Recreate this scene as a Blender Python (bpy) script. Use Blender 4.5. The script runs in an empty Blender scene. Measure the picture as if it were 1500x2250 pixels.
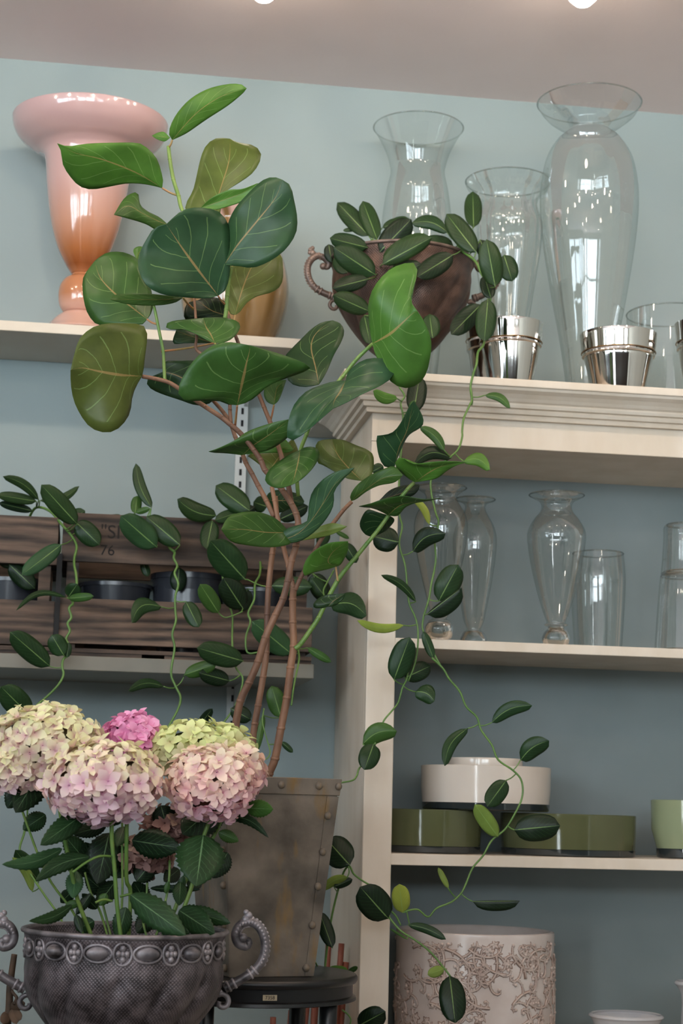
import bpy, math, random
import numpy as np
from mathutils import Vector, Matrix
random.seed(7); np.random.seed(7)
C = bpy.context.scene.collection
scene = bpy.context.scene

# ------------------------------------------------------------------ camera
CAMZ = 1.45
F = 3900.0                                   # focal length in pixels of a 1500 px wide frame
PITCH, YAW, ROLL = [math.radians(a) for a in (9.5, 8.2, 1.45)]
fw = np.array([math.sin(YAW)*math.cos(PITCH), math.cos(YAW)*math.cos(PITCH), math.sin(PITCH)])
_r = np.array([math.cos(YAW), -math.sin(YAW), 0.0]); _u = np.cross(_r, fw)
R0 = math.cos(ROLL)*_r + math.sin(ROLL)*_u
U0 = -math.sin(ROLL)*_r + math.cos(ROLL)*_u
cam_d = bpy.data.cameras.new('camera'); cam = bpy.data.objects.new('camera', cam_d); C.objects.link(cam)
cam_d.sensor_fit = 'HORIZONTAL'; cam_d.sensor_width = 36.0; cam_d.lens = 36.0*F/1500.0
cam_d.clip_start = 0.05; cam_d.clip_end = 100
M = Matrix(((R0[0], U0[0], -fw[0], 0), (R0[1], U0[1], -fw[1], 0), (R0[2], U0[2], -fw[2], CAMZ), (0, 0, 0, 1)))
cam.matrix_world = M
scene.camera = cam
cam_d.dof.use_dof = True; cam_d.dof.focus_distance = 2.27; cam_d.dof.aperture_fstop = 13
def P(px, py, Y):
    """world point seen at photo pixel (px, py) that lies at depth plane Y"""
    d = fw + R0*(px-750)/F - U0*(py-1125)/F
    d = d*(Y/d[1]); return Vector((d[0], d[1], d[2]+CAMZ))
def PPM(x, y, z):
    """metres per pixel at a world point"""
    return float(np.dot(np.array([x, y, z-CAMZ]), fw))/F

# ------------------------------------------------------------------ world, lights, exposure
vs = scene.view_settings
vs.view_transform = 'Standard'; vs.look = 'None'; vs.exposure = 0.22; vs.gamma = 1.0; vs.use_curve_mapping = False
SKY_STRENGTH = 3.0
WINDOW_W = 66.0
LEFT_W = 58.0
DOOR_W = 260.0
BULB = 165.0
BULB_NEAR = 38.0                               # the two small bulbs close to the shelves
w = bpy.data.worlds.new('world'); scene.world = w; w.use_nodes = True
bgn = w.node_tree.nodes['Background']; bgn.inputs[0].default_value = (0.72, 0.86, 1.0, 1); bgn.inputs[1].default_value = SKY_STRENGTH
WY = 3.0; CEIL = CAMZ+1.284; XL, XR, YF = -2.3, 2.2, -3.2
WINS = [(-2.05, -0.95), (-0.75, 0.35), (0.95, 1.75)]     # shop windows behind the camera
WZ0, WZ1 = 1.25, 2.6
for i, (a, b) in enumerate(WINS):
    l = bpy.data.lights.new('daylight', 'AREA'); l.shape = 'RECTANGLE'; l.size = b-a; l.size_y = WZ1-WZ0
    l.energy = WINDOW_W*(b-a)*(1.25 if i < 2 else .45); l.color = (0.80, 0.90, 1.0)
    o = bpy.data.objects.new('daylight', l); C.objects.link(o); o.location = ((a+b)/2, YF-0.12, (WZ0+WZ1)/2)
    o.rotation_euler = (math.radians(90), 0, 0)

LW = (-1.6, .9)                                # window in the left wall
l = bpy.data.lights.new('daylight', 'AREA'); l.shape = 'RECTANGLE'; l.size = LW[1]-LW[0]; l.size_y = WZ1-WZ0; l.energy = LEFT_W*(LW[1]-LW[0]); l.color = (0.74, 0.87, 1.0)
o = bpy.data.objects.new('daylight', l); C.objects.link(o); o.location = (XL-.12, sum(LW)/2, (WZ0+WZ1)/2); o.rotation_euler = (math.radians(90), 0, math.radians(-90))

DR = (-2.95, -1.85)                            # glazed shop door in the left wall
l = bpy.data.lights.new('daylight', 'AREA'); l.shape = 'RECTANGLE'; l.size = DR[1]-DR[0]; l.size_y = 2.3; l.energy = DOOR_W; l.color = (0.85, 0.93, 1.0)
o = bpy.data.objects.new('daylight', l); C.objects.link(o); o.location = (XL-.12, sum(DR)/2, 1.3); o.rotation_euler = (math.radians(90), 0, math.radians(-90))

# ------------------------------------------------------------------ materials
def srgb(h):
    if isinstance(h, str):
        h = h.lstrip('#'); c = [int(h[i:i+2], 16)/255 for i in (0, 2, 4)]
    else: c = h
    return tuple([(v/12.92 if v <= .04045 else ((v+.055)/1.055)**2.4) for v in c]+[1.0])
def newmat(name):
    m = bpy.data.materials.new(name); m.use_nodes = True
    return m, m.node_tree.nodes, m.node_tree.links, m.node_tree.nodes['Principled BSDF']
def mat(name, col, col2=None, rough=.5, metal=0, scale=12, detail=4, bump=0, bscale=60, stretch=(1, 1, 1), coord='Object', lo=.35, hi=.65, spec=None):
    m, N, L, b = newmat(name)
    b.inputs['Roughness'].default_value = rough; b.inputs['Metallic'].default_value = metal
    if spec is not None: b.inputs['Specular IOR Level'].default_value = spec
    b.inputs['Base Color'].default_value = srgb(col)
    tc = N.new('ShaderNodeTexCoord'); mp = N.new('ShaderNodeMapping'); mp.inputs['Scale'].default_value = stretch
    L.new(tc.outputs[coord], mp.inputs['Vector'])
    if col2 is not None:
        n = N.new('ShaderNodeTexNoise'); n.inputs['Scale'].default_value = scale; n.inputs['Detail'].default_value = detail
        L.new(mp.outputs[0], n.inputs['Vector'])
        r = N.new('ShaderNodeValToRGB'); r.color_ramp.elements[0].position = lo; r.color_ramp.elements[1].position = hi
        r.color_ramp.elements[0].color = srgb(col); r.color_ramp.elements[1].color = srgb(col2)
        L.new(n.outputs['Fac'], r.inputs[0]); L.new(r.outputs[0], b.inputs['Base Color'])
    if bump:
        n2 = N.new('ShaderNodeTexNoise'); n2.inputs['Scale'].default_value = bscale; n2.inputs['Detail'].default_value = 5
        L.new(mp.outputs[0], n2.inputs['Vector'])
        bp = N.new('ShaderNodeBump'); bp.inputs['Strength'].default_value = bump; bp.inputs['Distance'].default_value = .002
        L.new(n2.outputs['Fac'], bp.inputs['Height']); L.new(bp.outputs[0], b.inputs['Normal'])
    return m

def leafmat(name, vein, mid, n_lat, rough=.34, trans=.22, latw=.05, midw=.035):
    m, N, L, b = newmat(name)
    at = N.new('ShaderNodeAttribute'); at.attribute_name = 'tint'
    uv = N.new('ShaderNodeUVMap'); sx = N.new('ShaderNodeSeparateXYZ'); L.new(uv.outputs[0], sx.inputs[0])
    def ma(op, a, b_=None, c=None):
        n = N.new('ShaderNodeMath'); n.operation = op
        for i, v in enumerate((a, b_, c)):
            if v is None: continue
            if isinstance(v, (int, float)): n.inputs[i].default_value = v
            else: L.new(v, n.inputs[i])
        return n.outputs[0]
    u = ma('ABSOLUTE', sx.outputs[0]); v = sx.outputs[1]
    midm = ma('LESS_THAN', u, ma('MULTIPLY_ADD', v, -midw, midw*1.25))
    s = ma('SUBTRACT', v, ma('MULTIPLY', ma('POWER', u, .9), .36))
    tc = N.new('ShaderNodeTexCoord'); nz = N.new('ShaderNodeTexNoise'); nz.inputs['Scale'].default_value = 22; L.new(tc.outputs['Object'], nz.inputs[0])
    s = ma('ADD', s, ma('MULTIPLY', nz.outputs['Fac'], .07))
    fr = ma('ABSOLUTE', ma('SUBTRACT', ma('FRACT', ma('MULTIPLY', s, n_lat)), .5))
    lat = ma('GREATER_THAN', fr, .5-latw)
    fade = ma('MULTIPLY', ma('LESS_THAN', ma('ADD', u, ma('MULTIPLY', nz.outputs['Fac'], .35)), .95), ma('LESS_THAN', v, .86))
    latm = ma('MULTIPLY', ma('MULTIPLY', lat, fade), .34)
    n2 = N.new('ShaderNodeTexNoise'); n2.inputs['Scale'].default_value = 35; n2.inputs['Detail'].default_value = 3; L.new(tc.outputs['Object'], n2.inputs[0])
    hv = N.new('ShaderNodeHueSaturation'); L.new(at.outputs['Color'], hv.inputs['Color'])
    L.new(ma('MULTIPLY_ADD', n2.outputs['Fac'], .7, .62), hv.inputs['Value'])
    mx = N.new('ShaderNodeMix'); mx.data_type = 'RGBA'; L.new(latm, mx.inputs[0]); L.new(hv.outputs[0], mx.inputs[6]); mx.inputs[7].default_value = srgb(vein)
    my = N.new('ShaderNodeMix'); my.data_type = 'RGBA'; L.new(ma('MULTIPLY', midm, .6), my.inputs[0]); L.new(mx.outputs[2], my.inputs[6]); my.inputs[7].default_value = srgb(mid)
    L.new(my.outputs[2], b.inputs['Base Color']); b.inputs['Roughness'].default_value = rough; b.inputs['Specular IOR Level'].default_value = .27
    bp = N.new('ShaderNodeBump'); bp.inputs['Strength'].default_value = .5; bp.inputs['Distance'].default_value = .001
    L.new(ma('ADD', ma('ADD', latm, midm), ma('MULTIPLY', n2.outputs['Fac'], 1.2)), bp.inputs['Height']); L.new(bp.outputs[0], b.inputs['Normal'])
    tr = N.new('ShaderNodeBsdfTranslucent'); g = N.new('ShaderNodeHueSaturation'); g.inputs['Value'].default_value = 1.5; g.inputs['Saturation'].default_value = 1.15
    L.new(my.outputs[2], g.inputs['Color']); L.new(g.outputs[0], tr.inputs[0])
    ms = N.new('ShaderNodeMixShader'); ms.inputs[0].default_value = trans
    L.new(b.outputs[0], ms.inputs[1]); L.new(tr.outputs[0], ms.inputs[2]); L.new(ms.outputs[0], N['Material Output'].inputs[0])
    return m

def thin_glass(name, tint=(.97, .98, .97), edge=(.74, .78, .77), refl=.8):
    m, N, L, b = newmat(name)
    N.remove(b)
    lw = N.new('ShaderNodeLayerWeight'); lw.inputs[0].default_value = .35
    rp = N.new('ShaderNodeValToRGB'); e = rp.color_ramp.elements
    e[0].position = .35; e[0].color = (*tint, 1); e[1].position = 1; e[1].color = (*edge, 1)
    L.new(lw.outputs['Facing'], rp.inputs[0])
    t = N.new('ShaderNodeBsdfTransparent'); L.new(rp.outputs[0], t.inputs[0])
    g = N.new('ShaderNodeBsdfGlossy'); g.inputs['Roughness'].default_value = .02; g.inputs[0].default_value = (refl, refl, refl, 1)
    fr0 = N.new('ShaderNodeFresnel'); fr0.inputs[0].default_value = 1.5; fr = N.new('ShaderNodeMapRange'); fr.inputs[1].default_value = 0; fr.inputs[2].default_value = 1; fr.inputs[3].default_value = .05; fr.inputs[4].default_value = .40; L.new(fr0.outputs[0], fr.inputs[0])
    ms = N.new('ShaderNodeMixShader'); L.new(fr.outputs[0], ms.inputs[0]); L.new(t.outputs[0], ms.inputs[1]); L.new(g.outputs[0], ms.inputs[2])
    L.new(ms.outputs[0], N['Material Output'].inputs[0])
    return m
def solid_glass(name, col='#f0f4f2', rough=0.0):
    m, N, L, b = newmat(name)
    b.inputs['Base Color'].default_value = srgb(col); b.inputs['Transmission Weight'].default_value = 1; b.inputs['Roughness'].default_value = rough; b.inputs['IOR'].default_value = 1.47
    return m
def zgrad(name, stops, z0, z1, rough=.12, noise=.0, coat=.6, stripes=None):
    """glass coloured in the melt: colour changes with the height of the vessel itself"""
    m, N, L, b = newmat(name)
    tc = N.new('ShaderNodeTexCoord'); sx = N.new('ShaderNodeSeparateXYZ'); L.new(tc.outputs['Object'], sx.inputs[0])
    mr = N.new('ShaderNodeMapRange'); mr.inputs[1].default_value = z0; mr.inputs[2].default_value = z1; L.new(sx.outputs[2], mr.inputs[0])
    rp = N.new('ShaderNodeValToRGB')
    while len(rp.color_ramp.elements) < len(stops): rp.color_ramp.elements.new(.5)
    for e, (p_, c) in zip(rp.color_ramp.elements, stops): e.position = p_; e.color = srgb(c)
    L.new(mr.outputs[0], rp.inputs[0]); out = rp.outputs[0]
    if stripes:
        an = N.new('ShaderNodeMath'); an.operation = 'ARCTAN2'; L.new(sx.outputs[0], an.inputs[0]); L.new(sx.outputs[1], an.inputs[1])
        sn = N.new('ShaderNodeMath'); sn.operation = 'MULTIPLY'; L.new(an.outputs[0], sn.inputs[0]); sn.inputs[1].default_value = stripes[0]
        s2 = N.new('ShaderNodeMath'); s2.operation = 'SINE'; L.new(sn.outputs[0], s2.inputs[0])
        s3 = N.new('ShaderNodeMapRange'); s3.inputs[1].default_value = -.4; s3.inputs[2].default_value = .9; L.new(s2.outputs[0], s3.inputs[0])
        mx = N.new('ShaderNodeMix'); mx.data_type = 'RGBA'; L.new(s3.outputs[0], mx.inputs[0]); L.new(out, mx.inputs[6]); mx.inputs[7].default_value = srgb(stripes[1]); out = mx.outputs[2]
    L.new(out, b.inputs['Base Color']); b.inputs['Roughness'].default_value = rough
    b.inputs['Coat Weight'].default_value = coat; b.inputs['Coat Roughness'].default_value = .03
    b.inputs['Subsurface Weight'].default_value = .0
    return m

def cast_metal(name, dark, light, weave=True):
    m, N, L, b = newmat(name)
    tc = N.new('ShaderNodeTexCoord')
    n = N.new('ShaderNodeTexNoise'); n.inputs['Scale'].default_value = 45; n.inputs['Detail'].default_value = 6; L.new(tc.outputs['Object'], n.inputs[0])
    geo = N.new('ShaderNodeNewGeometry')
    v = N.new('ShaderNodeTexVoronoi'); v.inputs['Scale'].default_value = 260; L.new(tc.outputs['Object'], v.inputs[0])
    sp = N.new('ShaderNodeSeparateXYZ'); L.new(tc.outputs['Object'], sp.inputs[0])       # lattice wrapped round the vessel
    an = N.new('ShaderNodeMath'); an.operation = 'ARCTAN2'; L.new(sp.outputs[1], an.inputs[0]); L.new(sp.outputs[0], an.inputs[1])
    def wv_(sgn):
        m1 = N.new('ShaderNodeMath'); m1.operation = 'MULTIPLY'; L.new(an.outputs[0], m1.inputs[0]); m1.inputs[1].default_value = 84
        m2 = N.new('ShaderNodeMath'); m2.operation = 'MULTIPLY_ADD'; L.new(sp.outputs[2], m2.inputs[0]); m2.inputs[1].default_value = sgn*760; L.new(m1.outputs[0], m2.inputs[2])
        m3 = N.new('ShaderNodeMath'); m3.operation = 'SINE'; L.new(m2.outputs[0], m3.inputs[0])
        m4 = N.new('ShaderNodeMath'); m4.operation = 'ABSOLUTE'; L.new(m3.outputs[0], m4.inputs[0]); return m4
    ad = N.new('ShaderNodeMath'); ad.operation = 'MULTIPLY'; L.new(wv_(1).outputs[0], ad.inputs[0]); L.new(wv_(-1).outputs[0], ad.inputs[1])
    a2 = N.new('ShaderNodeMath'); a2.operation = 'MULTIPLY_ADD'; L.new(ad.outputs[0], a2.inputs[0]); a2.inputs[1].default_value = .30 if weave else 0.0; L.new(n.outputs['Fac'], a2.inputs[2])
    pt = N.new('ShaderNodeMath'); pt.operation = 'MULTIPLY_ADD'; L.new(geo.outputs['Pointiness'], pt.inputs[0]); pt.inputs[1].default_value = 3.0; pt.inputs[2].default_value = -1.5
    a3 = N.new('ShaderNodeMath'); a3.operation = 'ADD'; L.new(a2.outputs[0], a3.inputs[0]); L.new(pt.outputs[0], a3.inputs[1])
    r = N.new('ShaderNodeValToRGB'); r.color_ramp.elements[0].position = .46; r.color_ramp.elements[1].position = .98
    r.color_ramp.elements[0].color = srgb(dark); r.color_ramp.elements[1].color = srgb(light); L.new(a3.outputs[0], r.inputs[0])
    L.new(r.outputs[0], b.inputs['Base Color']); b.inputs['Metallic'].default_value = .35; b.inputs['Roughness'].default_value = .42
    bp = N.new('ShaderNodeBump'); bp.inputs['Strength'].default_value = .8; bp.inputs['Distance'].default_value = .0015
    L.new(a2.outputs[0], bp.inputs['Height']); L.new(bp.outputs[0], b.inputs['Normal'])
    return m

MT = {}
MT['wall'] = mat('wall_paint', '#929f9f', '#8c9998', rough=.62, scale=2.5, bump=.08, bscale=180)
MT['ceiling'] = mat('ceiling_paint', '#f2e0dd', '#ecdad7', rough=.9, scale=3, bump=.12, bscale=220)
MT['floor'] = mat('floor_boards', '#8a8075', '#958a7d', rough=.5, scale=6, stretch=(1, 8, 1))
MT['plain'] = mat('room_paint', '#b5b5ad', '#adada6', rough=.8, scale=2)
MT['cream'] = mat('cream_paint', '#dccfbf', '#d2c3b0', rough=.45, scale=6, bump=.12, bscale=40, stretch=(3, 3, 1))
MT['cabback'] = mat('cabinet_back_paint', '#828c8d', '#788384', rough=.6, scale=5, bump=.15, bscale=30)
MT['shelfpaint'] = mat('shelf_paint', '#d8cdbd', '#cfc2b0', rough=.5, scale=8)
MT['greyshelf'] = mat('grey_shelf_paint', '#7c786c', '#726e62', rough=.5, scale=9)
MT['whitemetal'] = mat('white_metal', '#c8ccca', rough=.4)
MT['black'] = mat('black_hole', '#141517', rough=.8)
MT['frame'] = mat('window_frame_paint', '#30322f', rough=.5)
MT['zinc'] = mat('zinc_sheet', '#4d463e', '#83776a', rough=.55, metal=.2, scale=14, detail=10, bump=.35, bscale=60, lo=.36, hi=.66)
MT['darkwood'] = mat('black_lacquer', '#0d0d0f', '#141416', rough=.35, scale=10)
MT['bark'] = mat('ficus_bark', '#573b2d', '#91694f', rough=.6, scale=30, bump=.5, bscale=120, stretch=(1, 1, .35))
MT['greenstem'] = mat('green_stem', '#4f7430', '#71893f', rough=.45, scale=40)
MT['vinestem'] = mat('vine_stem', '#4c7030', '#63853f', rough=.45, scale=40)
MT['petiole'] = mat('petiole', '#8f8a45', '#a0604a', rough=.5, scale=30)
MT['ficusleaf'] = leafmat('ficus_leaf', '#8fae6a', '#a98a5a', 5.2, rough=.36, latw=.028, midw=.03)
MT['vineleaf'] = leafmat('vine_leaf', '#3d6b35', '#8fb068', 9, rough=.38, latw=.03, trans=.15, midw=.045)
MT['hydleaf'] = leafmat('hydrangea_leaf', '#4f7d4f', '#7da070', 8, rough=.42, latw=.05, trans=.12)
MT['urn_grey'] = cast_metal('cast_pewter', '#2c2628', '#84797c')
MT['urn_frieze'] = cast_metal('cast_pewter_polished', '#231f21', '#a39b9e', weave=False)
MT['urn_brown'] = cast_metal('cast_brown_metal', '#3f2e27', '#75594c')
MT['urn_brown_handle'] = cast_metal('cast_brown_handle', '#43352f', '#8d786d', weave=False)
MT['soil'] = mat('potting_soil', '#1d1712', '#352a20', rough=.95, scale=90, bump=.9, bscale=150)
MT['nursery'] = mat('grey_plastic', '#33353c', '#2b2d33', rough=.25, scale=3)
MT['terra'] = mat('terracotta_plastic', '#5d3d33', rough=.5)
MT['glass'] = thin_glass('clear_glass')
MT['rimglass'] = thin_glass('glass_rim', tint=(.80, .83, .81), edge=(.22, .25, .24))
MT['thickglass'] = solid_glass('thick_glass')
MT['darkglass'] = mat('smoked_glass_base', '#2d3334', rough=.06, spec=.8)
MT['silver'] = mat('silver_plate', '#d9d4cd', rough=.07, metal=1.0)
MT['brassline'] = mat('brass_bead', '#9a7a52', rough=.2, metal=1.0)
MT['whiteglass'] = mat('ivory_glass', '#e0d6ca', '#dacdc0', rough=.12, scale=5)
MT['greenglass'] = mat('olive_glass', '#626549', '#56593d', rough=.10, scale=4, stretch=(1, 1, .1))
MT['sageglass'] = mat('sage_glass', '#8d9677', '#848d6e', rough=.12, scale=4)
MT['ceramic'] = mat('glazed_ceramic', '#d6ccc6', '#c8bab2', rough=.22, scale=18)
MT['relief'] = mat('pale_relief', '#b09b90', '#c6b5ab', rough=.3, scale=60)
MT['stain'] = mat('brown_stain', '#7d6357', '#947869', rough=.4, scale=60)
MT['porcelain'] = mat('white_glaze', '#c4c3c4', '#b4b3b5', rough=.15, scale=8)
MT['twig'] = mat('red_twig', '#7c3f30', '#8f5240', rough=.5, scale=30)
MT['dried'] = mat('dried_stem', '#3a2d22', '#5a4432', rough=.7, scale=40, bump=.6)
MT['ink'] = mat('stencil_ink', '#0d0907', '#17110e', rough=.8, scale=120)
MT['paper'] = mat('price_paper', '#b5a68a', rough=.6)
MT['plinth'] = mat('plinth_wood', '#2e241d', '#3d3026', rough=.6, scale=7, stretch=(8, 1, 1))
m, N, L, b = newmat('lamp_bulb'); b.inputs['Emission Color'].default_value = (1, .84, .64, 1); b.inputs['Emission Strength'].default_value = BULB; MT['bulb'] = m
m, N, L, b = newmat('small_lamp_bulb'); b.inputs['Emission Color'].default_value = (1, .86, .68, 1); b.inputs['Emission Strength'].default_value = BULB_NEAR; MT['bulb_near'] = m
m, N, L, b = newmat('petals'); at = N.new('ShaderNodeAttribute'); at.attribute_name = 'tint'; L.new(at.outputs['Color'], b.inputs['Base Color']); b.inputs['Roughness'].default_value = .6
tr = N.new('ShaderNodeBsdfTranslucent'); L.new(at.outputs['Color'], tr.inputs[0]); ms = N.new('ShaderNodeMixShader'); ms.inputs[0].default_value = .3
L.new(b.outputs[0], ms.inputs[1]); L.new(tr.outputs[0], ms.inputs[2]); L.new(ms.outputs[0], N['Material Output'].inputs[0]); MT['petal'] = m
# weathered crate boards: grain runs along X
m, N, L, b = newmat('crate_wood'); tc = N.new('ShaderNodeTexCoord'); mp = N.new('ShaderNodeMapping'); mp.inputs['Scale'].default_value = (2.0, 16, 18); L.new(tc.outputs['Object'], mp.inputs[0])
wv = N.new('ShaderNodeTexWave'); wv.bands_direction = 'Z'; wv.inputs['Scale'].default_value = .9; wv.inputs['Distortion'].default_value = 11; wv.inputs['Detail'].default_value = 3; wv.inputs['Detail Scale'].default_value = 1.2; L.new(mp.outputs[0], wv.inputs[0])
nz = N.new('ShaderNodeTexNoise'); nz.inputs['Scale'].default_value = 6; nz.inputs['Detail'].default_value = 6; L.new(mp.outputs[0], nz.inputs[0])
mu = N.new('ShaderNodeMath'); mu.operation = 'MULTIPLY_ADD'; L.new(wv.outputs['Fac'], mu.inputs[0]); mu.inputs[1].default_value = .32; L.new(nz.outputs['Fac'], mu.inputs[2])
rp = N.new('ShaderNodeValToRGB'); rp.color_ramp.elements[0].position = .35; rp.color_ramp.elements[0].color = srgb('#231b17'); rp.color_ramp.elements[1].position = 1.02; rp.color_ramp.elements[1].color = srgb('#7d6656')
L.new(mu.outputs[0], rp.inputs[0]); oi = N.new('ShaderNodeObjectInfo'); ad = N.new('ShaderNodeVectorMath'); ad.operation = 'MULTIPLY_ADD'; ad.inputs[1].default_value = (1, 1, 1); L.new(oi.outputs['Random'], ad.inputs[2]); L.new(tc.outputs['Object'], ad.inputs[0]); L.new(ad.outputs[0], mp.inputs[0])
hs_ = N.new('ShaderNodeHueSaturation'); vr = N.new('ShaderNodeMapRange'); vr.inputs[3].default_value = .62; vr.inputs[4].default_value = 1.05; L.new(oi.outputs['Random'], vr.inputs[0]); L.new(vr.outputs[0], hs_.inputs['Value']); L.new(rp.outputs[0], hs_.inputs['Color'])
bl = N.new('ShaderNodeTexNoise'); bl.inputs['Scale'].default_value = 9; bl.inputs['Detail'].default_value = 4; L.new(tc.outputs['Object'], bl.inputs[0]); br = N.new('ShaderNodeMapRange'); br.inputs[1].default_value = .35; br.inputs[2].default_value = .7; br.inputs[3].default_value = .55; L.new(bl.outputs['Fac'], br.inputs[0])
bm_ = N.new('ShaderNodeMix'); bm_.data_type = 'RGBA'; bm_.blend_type = 'MULTIPLY'; bm_.inputs[0].default_value = 1; L.new(hs_.outputs[0], bm_.inputs[6]); L.new(br.outputs[0], bm_.inputs[7])
L.new(bm_.outputs[2], b.inputs['Base Color']); b.inputs['Roughness'].default_value = .75
bp = N.new('ShaderNodeBump'); bp.inputs['Strength'].default_value = .6; bp.inputs['Distance'].default_value = .002; L.new(mu.outputs[0], bp.inputs['Height']); L.new(bp.outputs[0], b.inputs['Normal']); MT['crate'] = m
# rust runs on the zinc planter
zm = MT['zinc'].node_tree; zb = zm.nodes['Principled BSDF']; src = zb.inputs['Base Color'].links[0].from_socket
tc = zm.nodes.new('ShaderNodeTexCoord'); mp = zm.nodes.new('ShaderNodeMapping'); mp.inputs['Scale'].default_value = (1, 1, .28); zm.links.new(tc.outputs['Object'], mp.inputs[0])
nz = zm.nodes.new('ShaderNodeTexNoise'); nz.inputs['Scale'].default_value = 38; nz.inputs['Detail'].default_value = 5; zm.links.new(mp.outputs[0], nz.inputs[0])
rr = zm.nodes.new('ShaderNodeMapRange'); rr.inputs[1].default_value = .56; rr.inputs[2].default_value = .72; zm.links.new(nz.outputs['Fac'], rr.inputs[0])
mx = zm.nodes.new('ShaderNodeMix'); mx.data_type = 'RGBA'; zm.links.new(rr.outputs[0], mx.inputs[0]); zm.links.new(src, mx.inputs[6]); mx.inputs[7].default_value = srgb('#85683a'); zm.links.new(mx.outputs[2], zb.inputs['Base Color'])

# ------------------------------------------------------------------ mesh helpers
class MB:
    def __init__(s): s.v = []; s.f = []; s.uv = None; s.tint = None
    def add(s, vs_, fs, uvs=None, tint=None):
        o = len(s.v); s.v += [tuple(v) for v in vs_]; s.f += [tuple(i+o for i in f) for f in fs]
        if uvs is not None:
            if s.uv is None: s.uv = []
            s.uv += uvs
        if tint is not None:
            if s.tint is None: s.tint = []
            s.tint += tint
    def box(s, a, b, rot=None, bev=0):
        x0, y0, z0 = a; x1, y1, z1 = b
        v = [(x0, y0, z0), (x1, y0, z0), (x1, y1, z0), (x0, y1, z0), (x0, y0, z1), (x1, y0, z1), (x1, y1, z1), (x0, y1, z1)]
        s.add(v, [(3, 2, 1, 0), (4, 5, 6, 7), (0, 1, 5, 4), (1, 2, 6, 5), (2, 3, 7, 6), (3, 0, 4, 7)])
    def lathe(s, prof, seg=64, c=(0, 0, 0), mod=None, closed=False):
        n = len(prof); vs_ = []
        for i, (r, z) in enumerate(prof):
            for k in range(seg):
                a = 2*math.pi*k/seg; rr_ = r*(mod(a, i/(n-1), z) if mod else 1)
                vs_.append((c[0]+rr_*math.cos(a), c[1]+rr_*math.sin(a), c[2]+z))
        fs = []
        m_ = n if closed else n-1
        for i in range(m_):
            j = (i+1) % n
            for k in range(seg):
                k2 = (k+1) % seg; fs.append((i*seg+k, i*seg+k2, j*seg+k2, j*seg+k))
        s.add(vs_, fs)
    def tube(s, pts, rad, seg=8, cap=True, smooth=4):
        pts = [Vector(p_) for p_ in pts]
        if not isinstance(rad, (list, tuple)): rad = [rad]*len(pts)
        if smooth > 1 and len(pts) > 2: pts, rad = catmull(pts, rad, smooth)
        n = len(pts); vs_ = []
        t0 = (pts[1]-pts[0]).normalized(); up = Vector((0, 0, 1)) if abs(t0.z) < .9 else Vector((1, 0, 0)); nx = t0.cross(up).normalized()
        for i in range(n):
            t = (pts[min(i+1, n-1)]-pts[max(i-1, 0)])
            t = t.normalized() if t.length > 1e-9 else t0
            nx = (nx-t*nx.dot(t)); nx = nx.normalized() if nx.length > 1e-6 else t.orthogonal().normalized()
            ny = t.cross(nx)
            for k in range(seg):
                a = 2*math.pi*k/seg; vs_.append(pts[i]+(nx*math.cos(a)+ny*math.sin(a))*rad[i])
        fs = [(i*seg+k, i*seg+(k+1) % seg, (i+1)*seg+(k+1) % seg, (i+1)*seg+k) for i in range(n-1) for k in range(seg)]
        if cap: fs += [tuple(range(seg))[::-1], tuple((n-1)*seg+k for k in range(seg))]
        s.add(vs_, fs)
    def ball(s, c, r, su=10, sv=7, sc=(1, 1, 1)):
        vs_ = []; fs = []
        for j in range(sv+1):
            th = math.pi*j/sv
            for i in range(su):
                a = 2*math.pi*i/su; vs_.append((c[0]+r*sc[0]*math.sin(th)*math.cos(a), c[1]+r*sc[1]*math.sin(th)*math.sin(a), c[2]-r*sc[2]*math.cos(th)))
        for j in range(sv):
            for i in range(su): fs.append((j*su+i, j*su+(i+1) % su, (j+1)*su+(i+1) % su, (j+1)*su+i))
        s.add(vs_, fs)
    def build(s, name, material, parent=None, smooth=True, loc=None, rot=None, solid=0, auto=None, bevel=0):
        me = bpy.data.meshes.new(name); me.from_pydata(s.v, [], s.f)
        if s.uv is not None:
            ul = me.uv_layers.new(name='UVMap'); vi = np.empty(len(me.loops), dtype=np.int32); me.loops.foreach_get('vertex_index', vi)
            ul.data.foreach_set('uv', np.array(s.uv, dtype=np.float32)[vi].ravel())
        if s.tint is not None:
            ca = me.color_attributes.new('tint', 'FLOAT_COLOR', 'POINT'); ca.data.foreach_set('color', np.array(s.tint, dtype=np.float32).ravel())
        me.materials.append(MT[material] if isinstance(material, str) else material)
        me.polygons.foreach_set('use_smooth', [smooth]*len(me.polygons)); me.update()
        if smooth and auto: me.set_sharp_from_angle(angle=math.radians(auto))
        o = bpy.data.objects.new(name, me); C.objects.link(o)
        if parent: o.parent = parent
        if loc: o.location = loc
        if rot: o.rotation_euler = rot
        if bevel:
            bv = o.modifiers.new('bevel', 'BEVEL'); bv.width = bevel; bv.segments = 2; bv.limit_method = 'ANGLE'; bv.angle_limit = math.radians(50)
        if solid:
            sm = o.modifiers.new('thickness', 'SOLIDIFY'); sm.thickness = solid; sm.offset = 0
        return o
def catmull(pts, rad, k):
    n = len(pts); op = []; orr = []
    for i in range(n-1):
        p0 = pts[max(i-1, 0)]; p1 = pts[i]; p2 = pts[i+1]; p3 = pts[min(i+2, n-1)]
        for j in range(k):
            t = j/k; op.append(.5*((2*p1)+(p2-p0)*t+(2*p0-5*p1+4*p2-p3)*t*t+(3*p1-3*p2+p3-p0)*t**3)); orr.append(rad[i]+(rad[i+1]-rad[i])*t)
    op.append(pts[-1]); orr.append(rad[-1]); return op, orr
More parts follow.
